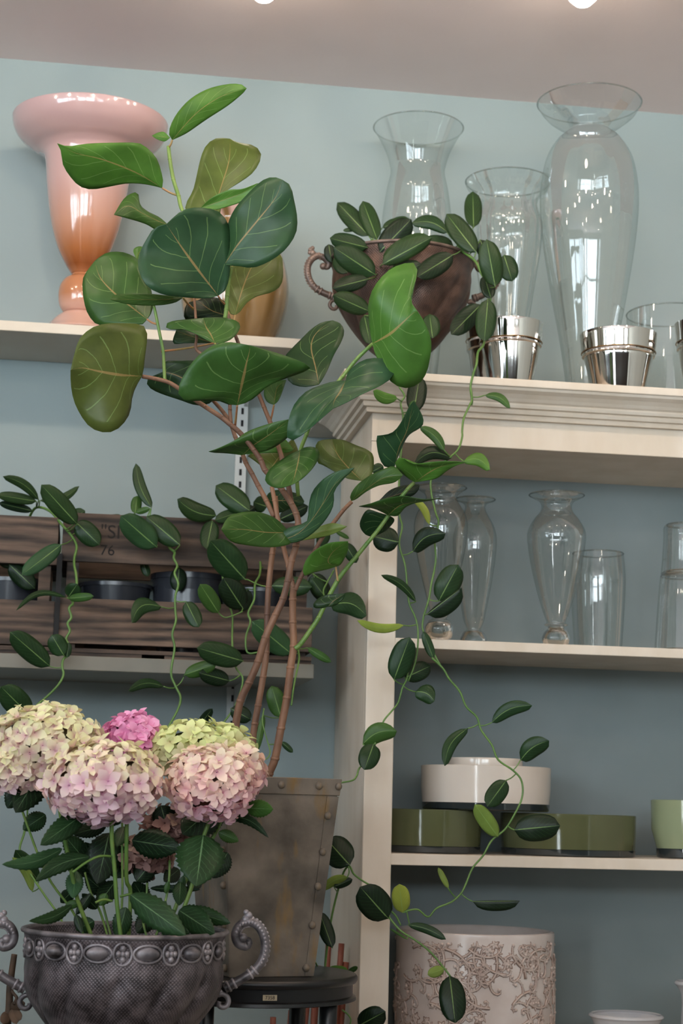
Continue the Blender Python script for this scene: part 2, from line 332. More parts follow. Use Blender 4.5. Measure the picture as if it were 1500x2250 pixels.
def thing(name, label, cat, loc=(0, 0, 0), group=None, rotz=0):
    o = bpy.data.objects.new(name, None); C.objects.link(o); o.location = loc; o.rotation_euler = (0, 0, rotz); o.empty_display_size = .05
    o['label'] = label; o['category'] = cat
    if group: o['group'] = group
    return o
def tag(o, label, cat, group=None):
    o['label'] = label; o['category'] = cat
    if group: o['group'] = group
    return o
def struct(o): o['kind'] = 'structure'; return o
def boxobj(name, a, b, material, parent=None, bevel=0):
    mb = MB(); mb.box(a, b); return mb.build(name, material, parent, smooth=False, bevel=bevel)
def textmesh(name, body, size, material, parent, mw, ext=.0004):
    cu = bpy.data.curves.new(name, 'FONT'); cu.body = body; cu.size = size; cu.extrude = ext; cu.align_x = 'CENTER'; cu.align_y = 'CENTER'
    to = bpy.data.objects.new(name, cu); C.objects.link(to); dg = bpy.context.evaluated_depsgraph_get(); dg.update()
    me = bpy.data.meshes.new_from_object(to.evaluated_get(dg)); bpy.data.objects.remove(to)
    me.materials.clear(); me.materials.append(MT[material]); o = bpy.data.objects.new(name, me); C.objects.link(o); o.parent = parent; o.matrix_local = mw
    return o

# crops used when measuring the photograph: (x0, y0, scale)
CR = {'F': (0, 0, 1), 'A': (0, 0, .5), 'B': (750, 0, .5), 'C': (0, 550, 1/3), 'D': (300, 550, 1/3), 'E': (650, 400, 1/3), 'T': (1000, 500, 1/3), 'G': (0, 1000, 1/3),
      'H': (400, 900, 1/3), 'I': (700, 850, 1/3), 'J': (1000, 1000, 1/3), 'K': (400, 1400, 1/3), 'L': (800, 1450, .46667), 'M': (0, 1500, .4), 'N': (0, 1750, 1/3),
      'O': (400, 1700, .3), 'Q': (800, 1900, .46667)}
def cv(c, pts):
    x0, y0, s_ = CR[c]; return [(x0+x*s_, y0+y*s_) for x, y in pts]

# ------------------------------------------------------------------ room shell
def slab(name, a, b, m_): return struct(boxobj(name, a, b, m_))
slab('floor', (XL-.1, YF-.1, -.1), (XR+.1, WY+.1, 0), 'floor')
slab('ceiling', (XL-.1, YF-.1, CEIL), (XR+.1, WY+.1, CEIL+.1), 'ceiling')
slab('wall_back', (XL-.1, WY, 0), (XR+.1, WY+.1, CEIL), 'wall')
mb = MB(); mb.box((XL-.1, DR[1], 0), (XL, WY, WZ0)); mb.box((XL-.1, YF, WZ1), (XL, WY, CEIL)); mb.box((XL-.1, DR[1], WZ0), (XL, LW[0], WZ1)); mb.box((XL-.1, YF, 0), (XL, DR[0], WZ1)); mb.box((XL-.1, DR[0], 0), (XL, DR[1], .12)); mb.box((XL-.1, LW[1], WZ0), (XL, WY, WZ1))
struct(mb.build('wall_left', 'plain', smooth=False))
mb = MB(); a, b_ = LW
for ya, yb_ in ((a, a+.03), (b_-.03, b_), (-.79, -.75), (.05, .09)): mb.box((XL-.07, ya, WZ0), (XL-.02, yb_, WZ1))
for za in (WZ0, WZ0+.85, WZ1-.03): mb.box((XL-.07, a, za), (XL-.02, b_, za+.03))
wo = struct(mb.build('window_4', 'frame', smooth=False)); g = MB(); g.box((XL-.047, a+.03, WZ0+.03), (XL-.043, b_-.03, WZ1-.03)); g.build('pane', 'glass', wo, smooth=False)
slab('wall_right', (XR, YF, 0), (XR+.1, WY, CEIL), 'plain')
mb = MB(); mb.box((XL, YF-.1, 0), (XR, YF, WZ0)); mb.box((XL, YF-.1, WZ1), (XR, YF, CEIL))
xs = [XL]+[v for ab in WINS for v in ab]+[XR]
for i in range(0, len(xs), 2): mb.box((xs[i], YF-.1, WZ0), (xs[i+1], YF, WZ1))
struct(mb.build('wall_front', 'plain', smooth=False))
for i, (a, b_) in enumerate(WINS):
    mb = MB(); t = .03
    mb.box((a, YF-.07, WZ0), (a+t, YF-.02, WZ1)); mb.box((b_-t, YF-.07, WZ0), (b_, YF-.02, WZ1)); mb.box((a, YF-.07, WZ0), (b_, YF-.02, WZ0+t)); mb.box((a, YF-.07, WZ1-t), (b_, YF-.02, WZ1))
    for k in (1, 2): x = a+(b_-a)*k/3; mb.box((x-.015, YF-.06, WZ0), (x+.015, YF-.03, WZ1))
    z = WZ0+(WZ1-WZ0)*.62; mb.box((a, YF-.06, z-.015), (b_, YF-.03, z+.015))
    wo = struct(mb.build('window_%d' % (i+1), 'frame', smooth=False))
    g = MB(); g.box((a+t, YF-.046, WZ0+t), (b_-t, YF-.042, WZ1-t)); g.build('pane', 'glass', wo, smooth=False)

mb = MB(); a, b_ = DR
for ya in (a, a+.34, a+.72, b_-.05): mb.box((XL-.07, ya, .12), (XL-.02, ya+.05, WZ1))
for za in (.12, 1.0, 2.05, WZ1-.05): mb.box((XL-.07, a, za), (XL-.02, b_, za+.05))
do = struct(mb.build('door_1', 'frame', smooth=False)); g = MB(); g.box((XL-.047, a+.05, .17), (XL-.043, b_-.05, WZ1-.05)); g.build('pane', 'glass', do, smooth=False)
# ceiling lamps
def lamp(x, y, label, group='bare bulbs on the ceiling', bm='bulb'):
    t = thing('ceiling_lamp', label, 'lamp', (x, y, CEIL), group)
    m1 = MB(); m1.lathe([(0, -.001), (.045, -.001), (.045, -.010), (.030, -.016), (.020, -.030), (0, -.030)], 24); m1.build('socket', 'whitemetal', t, auto=40)
    m2 = MB(); m2.lathe([(0.0001, -.030), (.012, -.031), (.020, -.042), (.0235, -.054), (.021, -.067), (.012, -.076), (.0001, -.079)], 24); m2.build('bulb', bm, t)
p = P(1280, -20, 1.0); yb = (CEIL-.054-CAMZ)/(p.z-CAMZ); lamp(P(1280, -20, yb).x, yb, 'lit bare bulb on the ceiling above the tall clear vases', None, 'bulb_near')
p = P(580, -30, 1.0); yb = (CEIL-.054-CAMZ)/(p.z-CAMZ); lamp(P(580, -30, yb).x, yb, 'lit bulb on the ceiling above the broad-leaved tree, almost out of frame', None, 'bulb_near')
NUM = ['far left', 'left', 'middle', 'right', 'far right']
for n_, (x, y) in enumerate(((-1.1, 1.95), (-.55, 1.95), (0, 1.95), (.55, 1.95), (1.1, 1.95), (-.9, .3), (.1, .3), (1.1, .3), (-.5, -1.4), (.6, -1.4))): lamp(x, y, ('lit bare bulb on the ceiling just out of frame, %s one of the five' % NUM[n_]) if n_ < 5 else ('lit bare bulb on the ceiling behind the viewer, %s' % ('left side of the middle row', 'centre of the middle row', 'right side of the middle row', 'left one near the shop front', 'right one near the shop front')[n_-5]))

# unseen racks added to block daylight from the lower part of the back wall
def rack(label, x0, y0, x1, y1, h):
    t = thing('light_blocker_rack', label, 'rack', ((x0+x1)/2, (y0+y1)/2, 0)); hx, hy = (x1-x0)/2, (y1-y0)/2
    long_x = hx > hy
    if long_x: boxobj('back_panel', (-hx, -.01, 0), (hx, .01, h), 'plinth', t)
    else: boxobj('back_panel', (-.01, -hy, 0), (.01, hy, h), 'plinth', t)
    for k in range(5): boxobj('shelf', (-hx, -hy, .08+k*(h-.1)/4), (hx, hy, .10+k*(h-.1)/4), 'plinth', t)
    for sx in (-1, 1):
        if long_x: boxobj('end_panel', (sx*hx-.012, -hy, 0), (sx*hx+.012, hy, h+.01), 'plinth', t)
        else: boxobj('end_panel', (-hx, sx*hy-.012, 0), (hx, sx*hy+.012, h+.01), 'plinth', t)
rack('unseen dark rack added behind the viewer to block window light', -1.05, -1.1, 1.9, -.75, 1.82)
rack('unseen dark rack added along the left window to block its light', -1.75, -.6, -1.4, 2.1, 1.80)

# ------------------------------------------------------------------ wall shelves
SH_Y = 2.805
zu = P(0, 725, SH_Y).z; zt = P(0, 703, SH_Y).z
sx1 = P(705, 750, SH_Y).x
t = thing('wall_shelf', 'upper cream wall shelf carrying the pink footed vase', 'shelf', (0, WY, zu))
boxobj('board', (-1.6, -.195, 0), (sx1, -.002, zt-zu), 'shelfpaint', t, .001)
zl1 = P(420, 1450, 2.73).z; zl0 = zl1-.022
t2 = thing('wall_shelf', 'lower cream wall shelf under the two wooden crates', 'shelf', (0, WY, zl0))
sx2 = P(690, 1455, 2.73).x
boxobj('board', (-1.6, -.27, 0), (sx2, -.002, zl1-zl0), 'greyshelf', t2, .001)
def bracket(parent, x, h, d):
    mb = MB(); vs_ = [(x, -.004, 0), (x, -.004, -h), (x, -.03, -h), (x, -d, -.012), (x, -d, 0)]
    vs2 = [(x+.006, b_, c_) for a_, b_, c_ in vs_]
    mb.add(vs_+vs2, [(4, 3, 2, 1, 0), (5, 6, 7, 8, 9)]+[(i, (i+1) % 5, (i+1) % 5+5, i+5) for i in range(5)]); mb.build('bracket', 'whitemetal', parent, smooth=False)
xs_std = P(530, 950, WY).x
bracket(t, xs_std+.002, .06, .17); bracket(t2, xs_std+.002, .06, .24)
xs2 = P(-220, 950, WY).x
bracket(t, xs2+.002, .06, .17); bracket(t2, xs2+.002, .06, .24)
def standard(x, label):
    s0 = thing('shelf_standard', label, 'shelf rail', (x, WY, 0))
    mb = MB(); mb.box((-.0095, -.010, 1.40), (.0095, -.001, zu-.001)); mb.build('rail', 'whitemetal', s0, smooth=False)
    mb = MB(); z = 1.43
    while z < zu-.03: mb.box((-.0022, -.0106, z), (.0022, -.0095, z+.011)); z += .0215
    mb.build('slots', 'black', s0, smooth=False)
standard(xs_std, 'white slotted metal shelf rail on the wall behind the broad-leaved tree')
standard(xs2, 'white slotted metal shelf rail left of the frame')

# ------------------------------------------------------------------ cabinet
CF, CB = 2.60, 2.865; CXL, CXI = .418, .461; CXR = 1.75
zc = lambda v: v+CAMZ
cab = thing('shelf_cabinet', 'cream painted open cabinet with moulded cornice and glassware on its shelves', 'cabinet', (0, 0, 0))
ZTOP = zc(.648)
boxobj('side_panel', (CXL, CF+.018, 0), (CXL+.02, CB, zc(.60)), 'cream', cab)
boxobj('side_panel', (CXR-.02, CF+.018, 0), (CXR, CB, zc(.60)), 'cream', cab)
boxobj('stile', (CXL, CF, 0), (CXI, CF+.018, zc(.551)), 'cream', cab, .0015)
boxobj('stile', (CXR-.045, CF, 0), (CXR, CF+.018, zc(.551)), 'cream', cab, .0015)
boxobj('fascia', (CXL, CF-.0005, zc(.551)), (CXR, CF+.0175, zc(.628)), 'cream', cab, .001)
boxobj('top_board', (CXL-.052, CF-.052, zc(.636)), (CXR+.052, WY-.001, ZTOP), 'cream', cab, .0015)
boxobj('inner_top', (CXL+.02, CF+.018, zc(.553)), (CXR-.02, CB-.01, zc(.565)), 'cream', cab)
boxobj('back_panel', (CXL+.02, CB-.01, 0), (CXR-.02, CB, zc(.60)), 'cabback', cab)
boxobj('back_batten', (CXL+.012, CB, 0), (CXL+.035, WY-.001, zc(.56)), 'cream', cab, .001)
Z1 = zc(.254); Z2 = zc(-.062); Z3 = P(1000, 2330, 2.6).z
boxobj('shelf', (CXI-.02, CF+.001, Z1-.0145), (CXR-.02, CB-.01, Z1), 'cream', cab, .001)
boxobj('shelf', (CXI-.02, CF+.001, Z2-.0165), (CXR-.02, CB-.01, Z2), 'cream', cab, .001)
boxobj('shelf', (CXI-.02, CF+.001, Z3-.02), (CXR-.02, CB-.01, Z3), 'cream', cab, .001)
boxobj('base_front', (CXI, CF+.004, 0), (CXR-.045, CF+.016, Z3-.02), 'cream', cab)
# cornice: one mitred moulding round the front and the two ends
prof = [(0, .594), (.010, .594), (.0115, .598), (.010, .601), (.016, .602), (.0175, .606), (.016, .609), (.022, .610), (.0235, .614), (.022, .617), (.026, .619), (.030, .623), (.037, .628), (.046, .632), (.048, .636), (0, .636)]
mb = MB(); vs_ = []
for (o_, z_) in prof: vs_ += [(CXL-o_, CB, zc(z_)), (CXL-o_, CF-o_, zc(z_)), (CXR+o_, CF-o_, zc(z_)), (CXR+o_, CB, zc(z_))]
fs = []
for i in range(len(prof)):
    j = (i+1) % len(prof)
    for k in range(3): fs.append((i*4+k, i*4+k+1, j*4+k+1, j*4+k))
mb.add(vs_, fs); mb.build('cornice', 'cream', cab, smooth=False)

# ------------------------------------------------------------------ vessels
def vessel(name, label, cat, cx, Y, prof, crop='F', base_z=None, wall=.0025, material='glass', part='body', ribs=None, seg=72, group=None, thick_from=None, rim=True, inner=True, parent=None, twin=None):
    """prof: (radius px, y px) in the crop's pixels from rim to foot"""
    x0, y0, s_ = CR[crop]; px = x0+cx*s_ if crop != 'F' else cx
    pr = []
    for r, y in prof:
        q = P(px, y0+y*s_, Y); pr.append((r*s_*PPM(q.x, Y, q.z), q.z))
    yb = y0+prof[-1][1]*s_
    q = P(px, yb, Y); X = q.x
    if base_z is not None:
        dz = base_z-pr[-1][1]
        z_top = pr[0][1]; zb_ = pr[-1][1]
        pr = [(r, z+dz*(z_top-z)/(z_top-zb_)) for r, z in pr]
    bz = pr[-1][1]
    pts = [Vector((r, 0, z-bz)) for r, z in pr]
    pts, _ = catmull(pts, [0]*len(pts), 5)
    outer = [(max(q_.x, .001), q_.z) for q_ in pts]
    t = parent or thing(name, label, cat, (X, Y, bz), group)
    mod = (lambda a, f, z: 1+ribs[1]*math.cos(ribs[0]*a)) if ribs else None
    return t, outer, mod
def clear_vase(name, label, cx, Y, prof, crop, base_z, ribs=None, stem=None, group=None, material='glass', cat='vase'):
    """thin-walled clear vessel; `stem` = index height (m) below which the glass is solid"""
    t, outer, mod = vessel(name, label, cat, cx, Y, prof, crop, base_z, ribs=ribs, group=group)
    zs = stem if stem else 0.0
    body = [q for q in outer if q[1] >= zs]
    mb = MB(); mb.lathe(body+[(0.001, body[-1][1])] if not stem else body+[(.001, body[-1][1]+.001)], 72, mod=mod); mb.build('bowl', material, t)
    r, z = body[0]
    mb = MB(); mb.lathe([(r-.0013, z), (r, z+.0013), (r+.0013, z), (r, z-.0013)], 72, closed=True); mb.build('rim', 'rimglass', t)
    if stem:
        low = [q for q in outer if q[1] < zs]
        mb = MB(); mb.lathe([(.0005, low[0][1])]+low+[(.0005, 0)], 48); mb.build('foot', 'thickglass', t)
    else:
        r, z = outer[-1]
        mb = MB(); mb.lathe([(.0005, .006), (r*.9, .005), (r*.99, .002), (r*.97, 0), (.0005, 0)], 48); mb.build('base', 'thickglass', t)
    return t
YT = 2.745
clear_vase('glass_vase', 'clear glass vase with flared rim standing behind the brown planted urn', 317, 2.915, [(197, 562), (172, 598), (142, 650), (124, 700), (119, 735), (135, 800), (150, 890), (154, 960), (148, 1060), (132, 1200), (112, 1400), (95, 1560), (90, 1660), (96, 1690)], 'B', ZTOP)
clear_vase('glass_vase', 'clear ribbed glass vase with out-turned lip left of the tallest vase', 722, 2.835, [(185, 800), (168, 826), (140, 850), (126, 885), (138, 925), (152, 965), (146, 1050), (128, 1150), (106, 1270), (82, 1400), (70, 1520), (72, 1640), (92, 1690)], 'B', ZTOP, ribs=(14, .03))
clear_vase('glass_vase', 'tallest clear glass vase with wide saucer rim and narrow neck', 1086, 2.76, [(227, 455), (195, 500), (140, 540), (100, 562), (98, 572), (140, 605), (188, 680), (211, 780), (214, 880), (203, 1000), (184, 1120), (160, 1250), (133, 1380), (112, 1500), (100, 1600), (104, 1705)], 'B', ZTOP, ribs=(16, .008))
clear_vase('glass_cylinder', 'clear straight glass cylinder behind the silver pots at the right edge', 1473, 2.76, [(95, 692), (94, 720), (90, 790), (86, 862), (86, 868)], 'F', ZTOP)
clear_vase('footed_glass_vase', 'clear footed vase at the left end of the shelf, partly behind hanging vine', 793, 2.67, [(165, 665), (140, 685), (112, 705), (102, 735), (125, 775), (160, 830), (177, 900), (172, 1000), (155, 1100), (132, 1200), (105, 1300), (78, 1400), (60, 1465), (48, 1496), (74, 1515), (94, 1560), (82, 1615), (60, 1634), (70, 1655)], 'I', Z1, stem=.033)
clear_vase('footed_glass_vase', 'clear footed vase close behind the leftmost one on the shelf', 1020, 2.75, [(130, 742), (112, 752), (82, 765), (66, 790), (80, 830), (122, 900), (144, 980), (138, 1100), (115, 1250), (85, 1400), (68, 1480), (46, 1535), (70, 1555), (90, 1600), (78, 1640), (62, 1660)], 'I', Z1, stem=.030)
clear_vase('footed_glass_vase', 'clear footed vase standing alone in the middle of the shelf', 663, 2.67, [(180, 265), (150, 285), (118, 300), (100, 330), (108, 370), (150, 420), (190, 495), (188, 580), (168, 700), (145, 800), (118, 900), (85, 1000), (62, 1062), (80, 1076), (52, 1094), (80, 1125), (92, 1165), (78, 1205), (62, 1222)], 'J', Z1, stem=.033)
clear_vase('glass_tumbler', 'wide clear ribbed tumbler vase right of the middle footed vase', 940, 2.755, [(165, 650), (174, 740), (178, 820), (172, 950), (162, 1100), (152, 1240), (150, 1252)], 'J', Z1, ribs=(18, .012))
clear_vase('glass_tumbler', 'clear fluted tumbler standing upside down, lower of the stack at right', 1510, 2.66, [(150, 800), (155, 815), (165, 900), (178, 1050), (192, 1220), (196, 1262)], 'J', Z1, ribs=(20, .015))
zt1 = P(1500, 1000+800/3, 2.66).z
clear_vase('glass_tumbler', 'clear fluted tumbler standing upside down on top of another at right', 1516, 2.66, [(118, 462), (138, 480), (140, 560), (150, 700), (158, 785), (160, 800)], 'J', zt1+.003, ribs=(20, .015))

# opaque vessels: walled bodies
def pot(name, label, cat, cx, Y, prof, crop, base_z, material, part='body', wall=.004, mod=None, seg=72, group=None, sink=None):
    t, outer, _ = vessel(name, label, cat, cx, Y, prof, crop, base_z, group=group)
    inn = [(max(r-wall, .001), z) for r, z in outer if z > .006][::-1]
    mb = MB(); mb.lathe([(.0005, 0)]+outer[::-1]+[(outer[0][0]-wall/2, outer[0][1]+wall*.3)]+inn[::-1]+[(.0005, .006)], seg, mod=mod)
    o = mb.build(part, material, t, auto=60)
    return t, outer, o
H0 = P(180, 245, 2.87).z-zt
MT['pinkglass'] = zgrad('pink_amber_glass', [(0, '#cfa595'), (.12, '#cf9f8c'), (.165, '#b97b57'), (.25, '#b87850'), (.30, '#8c4c26'), (.36, '#a8683f'), (.48, '#c08d76'), (.66, '#c7a09a'), (1, '#c0a0a0')], 0, H0)
t, outer, mod = vessel('footed_vase', 'pink to amber glossy glass vase with wide flared rim and ball stem', 'vase', 356, 2.872,
    [(340, 482), (332, 520), (308, 556), (262, 590), (215, 614), (190, 650), (178, 760), (160, 880), (142, 960), (115, 1040), (78, 1110), (50, 1150)], 'A', None)
def zof(y): return P(175, y/2, 2.872).z
ppm = PPM(t.location.x, 2.872, zof(1150))/1*.5
bz = zt; zb = lambda y: (zof(y)-zof(1418))*1.0
t.location = (P(177, 708, 2.872).x, 2.872, bz)
outer = [(r, z+zb(1150)) for r, z in outer]
inn = [(max(r-.004, .002), z) for r, z in outer if z > zb(1100)]
mb = MB(); mb.lathe([(.0005, zb(1150))]+outer[::-1]+[(outer[0][0]-.002, outer[0][1]+.001)]+inn+[(.0005, zb(1095))], 96); mb.build('bowl', 'pinkglass', t)
def cpts(l): return [(q_.x, q_.z) for q_ in catmull([Vector((r*ppm, 0, zb(y))) for r, y in l], [0]*len(l), 5)[0]]
mb = MB(); mb.lathe([(.0005, zb(1150))]+cpts([(49, 1150), (54, 1160), (80, 1175), (98, 1205), (103, 1245), (96, 1290), (78, 1318), (60, 1325)])+[(.0005, zb(1325))], 72); mb.build('knop', 'pinkglass', t)
mb = MB(); mb.lathe([(.0005, zb(1322))]+cpts([(72, 1322), (90, 1330), (115, 1352), (145, 1385), (170, 1405), (178, 1413), (174, 1418)])+[(.0005, 0)], 72); mb.build('foot', 'pinkglass', t)

HA = P(512, 462, 2.885).z-zt
MT['amberglass'] = zgrad('amber_striped_glass', [(0, '#8f7350'), (.35, '#a3845c'), (.62, '#b3947a'), (.75, '#cda797'), (1, '#d3b0a6')], 0, HA, stripes=(11, '#7d6038'))
pot('striped_vase', 'amber and brown striped glass vase half hidden behind the tree leaves', 'vase', 512, 2.885,
    [(92, 462), (80, 478), (66, 492), (72, 510), (100, 550), (116, 600), (118, 640), (108, 690), (90, 730), (70, 742)], 'F', zt, 'amberglass')

# silver pots
def silver(cx, Y, label, sc=1.0, dx=0):
    rr_ = [(215, 640), (214, 655), (209, 700), (203, 765), (202, 776), (190, 780), (189, 790), (172, 880), (150, 990), (137, 1050)] if sc == 1 else [(253, 712), (252, 728), (247, 770), (240, 835), (239, 847), (224, 851), (223, 861), (205, 940), (183, 1040), (170, 1095)]
    t, outer, mod = vessel('silver_pot', label, 'pot', cx, Y, rr_, 'T', ZTOP, group='silver plated flowerpots')
    zc_ = [q for q in outer]
    ycol = P(1000+cx/3, 500+(772 if sc == 1 else 843)/3, Y).z-ZTOP
    col = [q for q in outer if q[1] >= ycol]; bod = [q for q in outer if q[1] < ycol]
    mb = MB(); mb.lathe([(.0005, 0)]+bod[::-1]+[(bod[0][0]-.003, ycol)]+[(r-.0025, z) for r, z in bod[1:-1]]+[(.0005, .004)], 96); mb.build('body', 'silver', t, auto=50)
    mb = MB(); mb.lathe([(col[-1][0]-.004, col[-1][1])]+col[::-1]+[(col[0][0]-.001, col[0][1]+.0006)]+[(r-.0025, z) for r, z in col], 96); mb.build('collar', 'silver', t, auto=50)
    mb = MB(); R_ = col[-1][0]+.0003; z_ = col[-1][1]
    mb.lathe([(R_, z_+.001), (R_+.001, z_), (R_, z_-.001), (R_-.001, z_)], 96, closed=True); mb.build('bead', 'brassline', t)
silver(362, 2.63, 'silver flowerpot with collar in front of the ribbed glass vase')
silver(275, 2.735, 'silver flowerpot half hidden behind the hanging leaves of the brown urn plant')
silver(1075, 2.63, 'large silver flowerpot in front of the tallest glass vase', 2)
silver(1665, 2.62, 'silver flowerpot cut off by the right edge', 1)

# bowls on the middle shelf
def glass_bowl(label, cx, Y, r, y0_, y1_, bz, material, group=None, taper=.99, name='glass_bowl'):
    """straight sided coloured bowl cased in clear glass with a thick dark base"""
    t, outer, _ = vessel(name, label, 'bowl', cx, Y, [(r, y0_), (r, (y0_+y1_)/2), (r*taper, y1_)], 'L', bz, group=group)
    R = outer[0][0]; Hh = outer[0][1]; Rb = R*taper; zi = Hh*.17
    mb = MB(); mb.lathe([(.0005, zi), (Rb-.001, zi), (R-.0005, Hh*.5), (R, Hh), (R-.0015, Hh+.0008), (R-.003, Hh), (R-.0035, Hh*.5), (Rb-.005, zi+.004), (.0005, zi+.004)], 96); mb.build('body', material, t, auto=40)
    mb = MB(); mb.lathe([(.0005, 0), (Rb-.004, 0), (Rb-.001, .002), (Rb, zi-.0005), (.0005, zi-.0005)], 96); mb.build('base', 'darkglass', t, auto=40)
    return t, Hh
g1, gh = glass_bowl('olive green glass bowl at the left end of the shelf, under the ivory bowl', 300, 2.715, 250, 706, 906, Z2, 'greenglass')
g2, gh2 = glass_bowl('wide olive green glass bowl right of the other green bowl', 958, 2.715, 317, 728, 928, Z2, 'greenglass')
ztop2 = max(gh, gh2)+Z2+.001
g3, h3 = glass_bowl('ivory white glass bowl resting across the two olive bowls', 570, 2.715, 305, 505, 708, ztop2, 'whiteglass', taper=.985)
pot('glass_bowl', 'smaller ivory bowl nested inside the large ivory bowl', 'bowl', 565, 2.725, [(177, 467), (178, 520), (170, 600), (150, 655), (120, 668)], 'L', ztop2+h3*.17+.005, 'whiteglass', wall=.003)
glass_bowl('sage green glass tumbler cut off by the right edge', 1520, 2.69, 168, 664, 938, Z2, 'sageglass', taper=.86, name='glass_tumbler')

# relief planter + porcelain on the bottom shelf
t, outer, o = pot('relief_planter', 'large cylindrical ceramic planter with brown scrolling leaf relief', 'planter', 514, 2.715, [(368, 312), (371, 325), (371, 500), (374, 750), (374, 920), (360, 940)], 'Q', Z3, 'ceramic', wall=.008)
R = outer[len(outer)//2][0]; Hh = outer[0][1]
mb = MB(); st = MB(); rnd = random.Random(3)
def surf(a, z, h): return Vector(((R+h)*math.cos(a), (R+h)*math.sin(a), z))
def leaflet(a0, x, z, th, ln, wd):
    """small pointed carved leaf lying on the wall, with a stained outline below it"""
    for m_, k, h in ((st, 1.45, .0006), (mb, 1.0, .0024)):
        d = Vector((math.cos(th), math.sin(th))); n_ = Vector((-d.y, d.x)); c_ = Vector((x, z))+d*ln*.5; P_ = []
        for i in range(10):
            b_ = i*2*math.pi/10; q = c_+d*(math.cos(b_)*ln*.5*k)+n_*(math.sin(b_)*wd*.5*k*(1-.35*math.cos(b_)))
            P_.append(surf(a0+q.x/R, min(max(q.y, .003), Hh-.006), .0002))
        P_.append(surf(a0+c_.x/R, min(max(c_.y, .003), Hh-.006), h)); m_.add(P_, [(i, (i+1) % 10, 10) for i in range(10)])
def scroll(a0, z0, ang, size, sgn, depth=0):
    pts = []; rad = []; x, z, th = 0, 0, ang; n = 22
    for i in range(n):
        f = i/(n-1); pts.append((a0+x/R, z0+z)); rad.append((.0018 if depth == 0 else .0015)*(1-f*.35))
        s_ = size*(1-.70*f)*.18; x += s_*math.cos(th); z += s_*math.sin(th); th += sgn*(.10+.50*f*f)
        if i in (4, 9) and depth == 0: scroll(a0+x/R, z0+z, th-sgn*1.1, size*.5, -sgn, 1)
        if i % 3 == 1 and .012 < z0+z < Hh-.012:
            for sd in (-1, 1): leaflet(a0, x, z0+z, th+sd*rnd.uniform(.7, 1.1), size*.20, size*.085)
    keep = [i for i in range(n) if .006 < pts[i][1] < Hh-.012]
    if len(keep) < 5: return
    i0_ = keep[0]; j_ = i0_
    while j_+1 < n and j_+1 in keep: j_ += 1
    pts = pts[i0_:j_+1]; rad = rad[i0_:j_+1]
    if len(pts) < 4: return
    mb.tube([surf(a, z_, .0006) for a, z_ in pts], rad, 6, smooth=1); st.tube([surf(a, z_, -.0008) for a, z_ in pts], [q*1.6 for q in rad], 6, smooth=1)
    e = pts[-1]; mb.ball(surf(e[0], e[1], .001), .0026, 8, 5)
    if depth == 0:
        for k in range(5): leaflet(a0+x/R, 0, z0+z, k*1.257+ang, .0075, .0042)
for j in range(6):
    for i in range(12):
        a0 = -math.pi*1.03+(i+.5*(j % 2)+rnd.uniform(-.2, .2))*math.pi*1.06/12
        z0 = Hh-.024-j*.036+rnd.uniform(-.006, .006)
        if z0 > .01: scroll(a0, z0, rnd.uniform(0, 6.28), rnd.uniform(.026, .034), rnd.choice((-1, 1)))
st.build('relief_stain', 'stain', t); mb.build('leaf_relief', 'relief', t)
pot('porcelain_bowl', 'small white glazed bowl with thick rim right of the relief planter', 'bowl', 1233, 2.68, [(172, 706), (176, 716), (165, 730), (150, 770), (130, 850), (90, 915), (80, 940)], 'Q', Z3, 'porcelain', wall=.005)
pot('porcelain_vase', 'white glazed vase rim cut off by the right edge', 'vase', 1572, 2.68, [(105, 552), (108, 565), (90, 590), (75, 650), (80, 800), (70, 940)], 'Q', Z3, 'porcelain', wall=.004)

